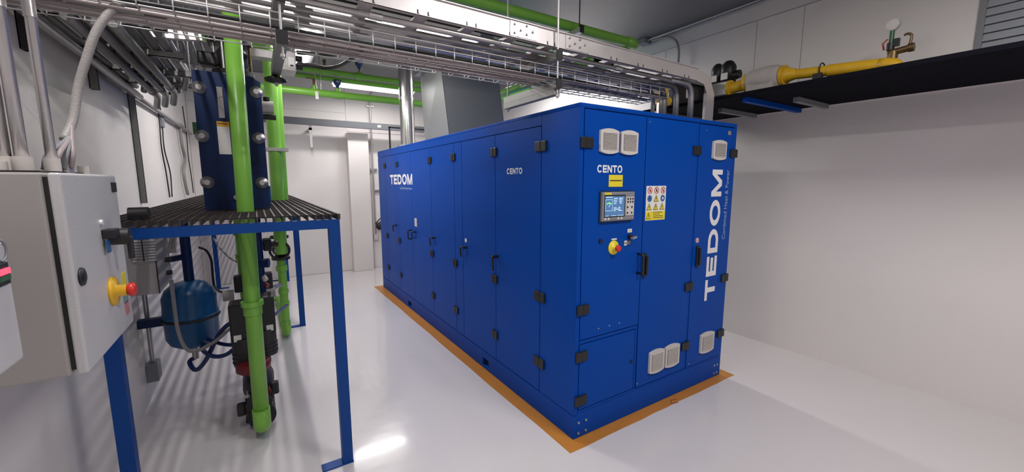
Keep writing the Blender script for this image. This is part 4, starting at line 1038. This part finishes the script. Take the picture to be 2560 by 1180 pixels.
for k in range(4):
    x = -.31 + k * .045
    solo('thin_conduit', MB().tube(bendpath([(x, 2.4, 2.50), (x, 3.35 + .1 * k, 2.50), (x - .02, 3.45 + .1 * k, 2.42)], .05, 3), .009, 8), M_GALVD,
         'slim grey conduit above the heat exchanger side, %s from the wall' % ('first', 'second', 'third', 'fourth')[k], 'conduit', 'slim conduits beside the exchanger')
a = on(352, 78, y=3.0); b = on(505, 100, y=3.0)
solo('cross_strut', MB().bar((a.x + .02, 3.0, a.z), (b.x, 3.0, b.z + .02), .04, .055), M_ALU, 'pale cross strut above the navy heat exchanger', 'strut')
# wall conduit and drops
t = thing('wall_conduit', 'grey conduit fixed along the left wall behind the heat exchanger', 'conduit', (-.74, 5, 2.36), 'left wall conduits')
part('pipe', MB().tube([(-.74, 3.6, 2.32), (-.74, 7.3, 2.36), (-.74, 7.7, 2.36)], .020, 12), M_HOSEG, t)
part('tee', MB().cyl((-.74, 6.6, 2.355), (-.74, 6.75, 2.355), .030, 12), M_GALVD, t)
for y in (5.6,): part('wall_plate', MB().box(XL, -.755, y - .07, y + .07, 2.22, 2.34), M_GREYP, t)
hose('wavy grey conduit dropping down the left wall to the deck', [(-.745, 6.68, 2.34), (-.745, 6.72, 2.12), (-.745, 6.85, 1.95), (-.745, 6.6, 1.78), (-.745, 6.65, 1.60), (-.745, 6.75, 1.49)], .018, M_HOSEG, 'drop_conduit', 'conduit', 'left wall conduits')
for k, (y, lab) in enumerate(((5.35, 'thin black cable hanging on the left wall left of the wavy conduit'), (5.5, 'thin black cable hanging closest to the wavy conduit'), (7.35, 'thin black cable on the left wall near the corner'))):
    hose(lab, [(-.765, y, 2.7), (-.765, y + .1, 2.3), (-.765, y + .05, 2.0), (-.765, y + .15 + .1 * (k == 1), 1.75), (-.765, y + .2, 1.49)], .006, M_FELT, 'cable', 'cable', 'cables on the left wall')
solo('round_cap', MB().cyl(on(322, 536, y=2.50), on(322, 536, y=2.50) + Vector((.07, 0, 0)), .032, 18), M_DARK, 'dark round cap on the deck corner next to the control cabinet', 'cap')

# steel box and trunking right of the heat exchanger top
yb2 = 2.95
a, b = on(691, 121, y=yb2), on(742, 187, y=yb2)
t = thing('junction_box', 'steel junction box with a rating plate hung right of the green upright', 'box', (.3, yb2, b.z))
part('body', MB().box(a.x, b.x, yb2, yb2 + .16, b.z + .02, a.z, bev=.004), M_GALV, t)
c, d_ = on(720, 142, y=yb2), on(737, 170, y=yb2)
part('rating_plate', MB().box(c.x, d_.x, yb2 - .003, yb2, d_.z, c.z), M_WHITE, t)
part('plate_mark', MB().box(c.x + .008, d_.x - .006, yb2 - .004, yb2 - .002, d_.z + .006, d_.z + .016), M_DARK, t)
part('side_entry', MB().cyl((b.x, yb2 + .05, a.z - .03), (b.x + .04, yb2 + .05, a.z - .03), .018, 10).cyl((b.x, yb2 + .05, b.z + .06), (b.x + .04, yb2 + .05, b.z + .06), .018, 10), M_DARK, t)
a2, b2 = on(626, 118, y=3.15), on(692, 152, y=3.15)
solo('trunking', MB().box(a2.x, b2.x + .02, 3.15, 3.24, b2.z + .01, a2.z, bev=.003), M_GALV, 'steel trunking between the flanged valve and the junction box', 'trunking')
for k, (v0, v1, lab) in enumerate(((131, 140, 'upper black cable curving from the junction box into the basket tray'), (152, 156, 'lower black cable curving from the junction box into the basket tray'))):
    hose(lab, [on(742, v0 + 10 * k, y=yb2), on(780, v0 + 3 + 8 * k, y=yb2), on(815, v0 + 6 + 12 * k, y=2.9), on(850, v0 + 4 + 8 * k, y=2.7), on(885, v0 - 4 - 6 * k, y=2.3), on(905, v0 - 16 - 14 * k, y=2.05)], .012, M_FELT, 'cable', 'cable', 'cables from the junction box')
solo('clamp_knob', MB().lathe(on(690, 208, y=2.48), Z, [(.02, 0), (.05, .008), (.052, .02), (.03, .03), (.012, .034), (.012, .075)], 16), M_BLACK, 'black round clamp knob under the left strut hanger', 'knob')
a = on(667, 262, y=3.5)
n_ = part('side_nozzle', MB().cyl((.03, 3.49, a.z - .02), (a.x + .04, 3.49, a.z - .02), .045, 14), M_BEIGE, H)
part('cap', MB().cyl((a.x - .03, 3.47, a.z - .09), (a.x + .05, 3.47, a.z - .09), .02, 10).cyl((a.x, 3.49, a.z + .02), (a.x, 3.49, a.z + .05), .022, 10), M_BLACK, n_)
a = on(676, 470, y=4.0)
solo('small_valve', MB().box(a.x - .03, a.x + .0, 3.98, 4.02, zd + .004, a.z + .02, bev=.006), M_TANK, 'small blue valve block on the deck beside the green upright', 'valve')

# ================================================================== RIGHT: black shelf with gas line
t = thing('wall_shelf', 'long black shelf along the right wall above the walkway', 'shelf', (3.8, 1, 2.32))
SH0, SHY0, SHY1 = 3.29, -1.6, 2.75
part('board', MB().box(SH0, XR - .012, SHY0, SHY1, 2.322, 2.334), M_SHELF, t)
part('front_edge', MB().box(SH0 - .004, SH0, SHY0, SHY1, 2.322, 2.350), M_SHELF, t)
for y, m, x0_, x1_, lab in ((1.80, M_BLUE, 3.36, 4.30, 'blue bracket'), (1.58, M_GREYP, 3.70, 4.27, None), (2.18, M_GREYP, 3.66, 4.28, None), (2.62, M_GALV, SH0, 4.28, None)):
    part('bracket', MB().box(x0_, x1_, y - .02, y + .02, 2.285, 2.322), m, t, lab)
xg, zg1, zg2 = 3.86, 2.545, 2.485
Gp = thing('gas_pipe', 'yellow gas pipe with flanges lying on the black wall shelf', 'pipe', (xg, 1.6, 2.34))
A = Vector((xg, 1.74, zg1)); B = Vector((xg, 1.13, zg2))
part('pipe', MB().cyl(A, A.lerp(B, .5), .040, 20).cyl(A.lerp(B, .5), B, .046, 20), M_YEL, Gp)
part('end_bend', MB().tube(bendpath([B, B + Vector((0, -.09, -.01)), B + Vector((0, -.11, -.13))], .06), .046, 18), M_YEL, Gp)
part('flange', MB().cyl((xg, 1.74, zg1), (xg, 1.77, zg1), .085, 26), M_YEL, Gp)
part('reducer', MB().cyl((xg, 1.74, zg1), (xg, 1.66, zg1 - .005), .065, 20, r2=.04), M_YEL, Gp)
part('flange', MB().cyl((xg, 2.045, zg1), (xg, 2.07, zg1), .080, 26), M_YEL, Gp)
part('pipe_stub', MB().cyl((xg, 2.07, zg1 - .01), (xg, 2.22, zg1 - .02), .050, 20), M_YEL, Gp)
part('flange', MB().cyl((xg, 2.20, zg1 - .02), (xg, 2.225, zg1 - .02), .075, 22), M_YEL, Gp)
part('support', MB().box(xg - .06, xg - .03, 1.46, 1.52, 2.334, 2.50).box(xg - .05, xg + .05, 1.46, 1.52, 2.334, 2.46), M_DARK, Gp)
part('hose_clip', MB().torus((xg, 1.48, 2.53), Y, .052, .005, 20, 6), M_DARK, Gp)
F_ = thing('filter_canister', 'pale wrapped filter canister between yellow flanges on the shelf', 'filter', (xg, 1.9, 2.4))
part('wrap', MB().lathe((xg, 1.775, zg1), Y, [(.085, 0), (.098, .02), (.105, .07), (.104, .16), (.095, .25), (.085, .265)], 24), M_WRAP, F_)
part('base', MB().box(xg - .09, xg + .06, 1.80, 2.02, 2.334, zg1), M_WRAP, F_)
Gg = thing('pressure_gauge', 'round pressure gauge on a green stem above the shelf', 'gauge', (3.86, 1.08, 2.5))
c = on(2233, 62, x=xg)
part('dial', MB().cyl(c + Vector((.012, 0, 0)), c - Vector((.012, 0, 0)), .040, 24), M_GALV, Gg)
part('glass_face', MB().cyl(c - Vector((.012, 0, 0)), c - Vector((.015, 0, 0)), .034, 24), M_BEIGE, Gg)
part('stem', MB().cyl(c - Vector((0, 0, .04)), (xg, c.y, c.z - .12), .014, 10), M_GRN, Gg)
part('valve_body', MB().cyl((xg, c.y, c.z - .12), (xg, c.y, c.z - .17), .022, 12).box(xg - .015, xg + .015, c.y - .045, c.y - .015, c.z - .15, c.z - .10), M_BLACK, Gg)
part('pipe', MB().tube([(xg, c.y, c.z - .16), (xg, c.y - .005, 2.49)], .016, 10), M_BRASS, Gg)
part('lever', MB().tube([(xg, c.y + .02, c.z - .09), (xg, c.y + .045, c.z - .115), (xg, c.y + .035, c.z - .16)], .006, 6), M_SIGNR, Gg)
part('base', MB().cyl((xg, c.y - .01, 2.334), (xg, c.y - .01, 2.50), .035, 14), M_GREYP, Gg)
Vg = thing('brass_tap', 'brass tap with a curved lever right of the pressure gauge', 'tap', (3.86, 1.0, 2.5))
part('body', MB().cyl((xg, c.y - .005, 2.555), (xg, c.y - .10, 2.563), .022, 14).cyl((xg, c.y - .095, 2.563), (xg, c.y - .125, 2.565), .030, 6).cyl((xg, c.y - .02, 2.49), (xg, c.y - .02, 2.56), .026, 12), M_BRASS, Vg)
part('lever', MB().tube(smoothpath([(xg, c.y - .10, 2.58), (xg, c.y - .105, 2.64), (xg, c.y - .085, 2.66), (xg, c.y - .065, 2.655)]), .008, 8), M_BRASS, Vg)
# black regulators
R1 = thing('gas_regulator', 'pair of black solenoid valves with bright labels on the gas line', 'valve', (3.95, 2.35, 2.4))
for k, (u0_, u1_, vt, vb_) in enumerate(((1781, 1799, 162, 205), (1805, 1829, 155, 203))):
    a, b = on(u0_, vt, x=3.9), on(u1_, vb_, x=3.9)
    yc_ = (a.y + b.y) / 2; ry = abs(a.y - b.y) / 2 + .01; zt_ = a.z
    m = part('coil', MB().lathe((3.93, yc_, 2.60), Z, [(ry * 1.1, 0), (ry * 1.1, zt_ - 2.60 - .05), (ry * .8, zt_ - 2.60 - .02), (ry * .45, zt_ - 2.60)], 8), M_BLACK, R1)
    part('label_plate', MB().box(3.93 - ry * 1.15, 3.93 - ry * 1.02, yc_ - ry * .5, yc_ + ry * .5, 2.62, 2.68), M_WHITE, m)
part('body', MB().box(3.84, 4.0, 2.22, 2.47, 2.47, 2.60, bev=.01), M_GALV, R1)
part('feet', MB().box(3.88, 3.96, 2.28, 2.42, 2.334, 2.47), M_GREYP, R1)
part('plug', MB().cyl((3.93, 2.26, 2.66), (3.93, 2.17, 2.66), .04, 12), M_BLACK, R1)
c = on(1842, 188, x=3.9)
part('cable_loop', MB().torus(c, X, .032, .006, 22, 6), M_BLACK, R1)
solo('teal_tray', MB().box(3.66, 3.95, 1.98, 2.26, 2.336, 2.350), M_TEAL, 'flat teal plate on the shelf under the yellow flange', 'plate')
# dark machine corner behind the drop
R2 = thing('gas_train', 'dark gas valve block behind the bent end of the ladder tray', 'valve', (3.8, 2.62, 2.35))
part('body', MB().box(3.40, 3.95, 2.50, 2.72, 2.334, 2.60, bev=.01), M_BLACK, R2)
part('lid', MB().box(3.38, 3.97, 2.48, 2.74, 2.60, 2.63), M_GREYP, R2)
part('label_plate', MB().box(3.60, 3.66, 2.494, 2.50, 2.46, 2.54), M_WHITE, R2)
R3 = thing('yellow_fitting', 'yellow gas fitting seen through the end of the wire basket', 'fitting', (3.13, 2.42, 2.11))
a = on(1655, 246, y=2.42)
part('body', MB().cyl((a.x, 2.42, a.z - .05), (a.x, 2.42, a.z + .07), .055, 16), M_YEL, R3)
part('branch', MB().cyl((a.x, 2.42, a.z), (a.x + .09, 2.42, a.z - .02), .04, 14), M_YEL, R3)
part('base', MB().cyl((a.x, 2.42, ZT + .002), (a.x, 2.42, a.z - .04), .04, 14), M_YEL, R3)
# perforated strut on the roof's end

# ceiling conduit and flexible connector on the right
t = thing('ceiling_conduit', 'grey conduit along the joint of the ceiling and right wall', 'conduit', (4.2, 1.5, 3.38), 'ceiling conduits')
part('pipe', MB().cyl((4.20, -1.5, 3.375), (4.20, 3.5, 3.375), .012, 8), M_GALV, t)
part('end_box', MB().box(4.14, 4.26, 3.48, 3.60, 3.34, CEIL, bev=.006), M_GREYP, t)
hose('thin flexible conduit curving down from the ceiling box behind the ladder tray', [(4.20, 3.42, 3.355), (4.23, 3.25, 3.35), (4.24, 3.12, 3.28), (4.24, 3.07, 3.15), (4.24, 3.07, 3.0)], .014, M_HOSEG, 'flexible_conduit', 'conduit', 'ceiling conduits')
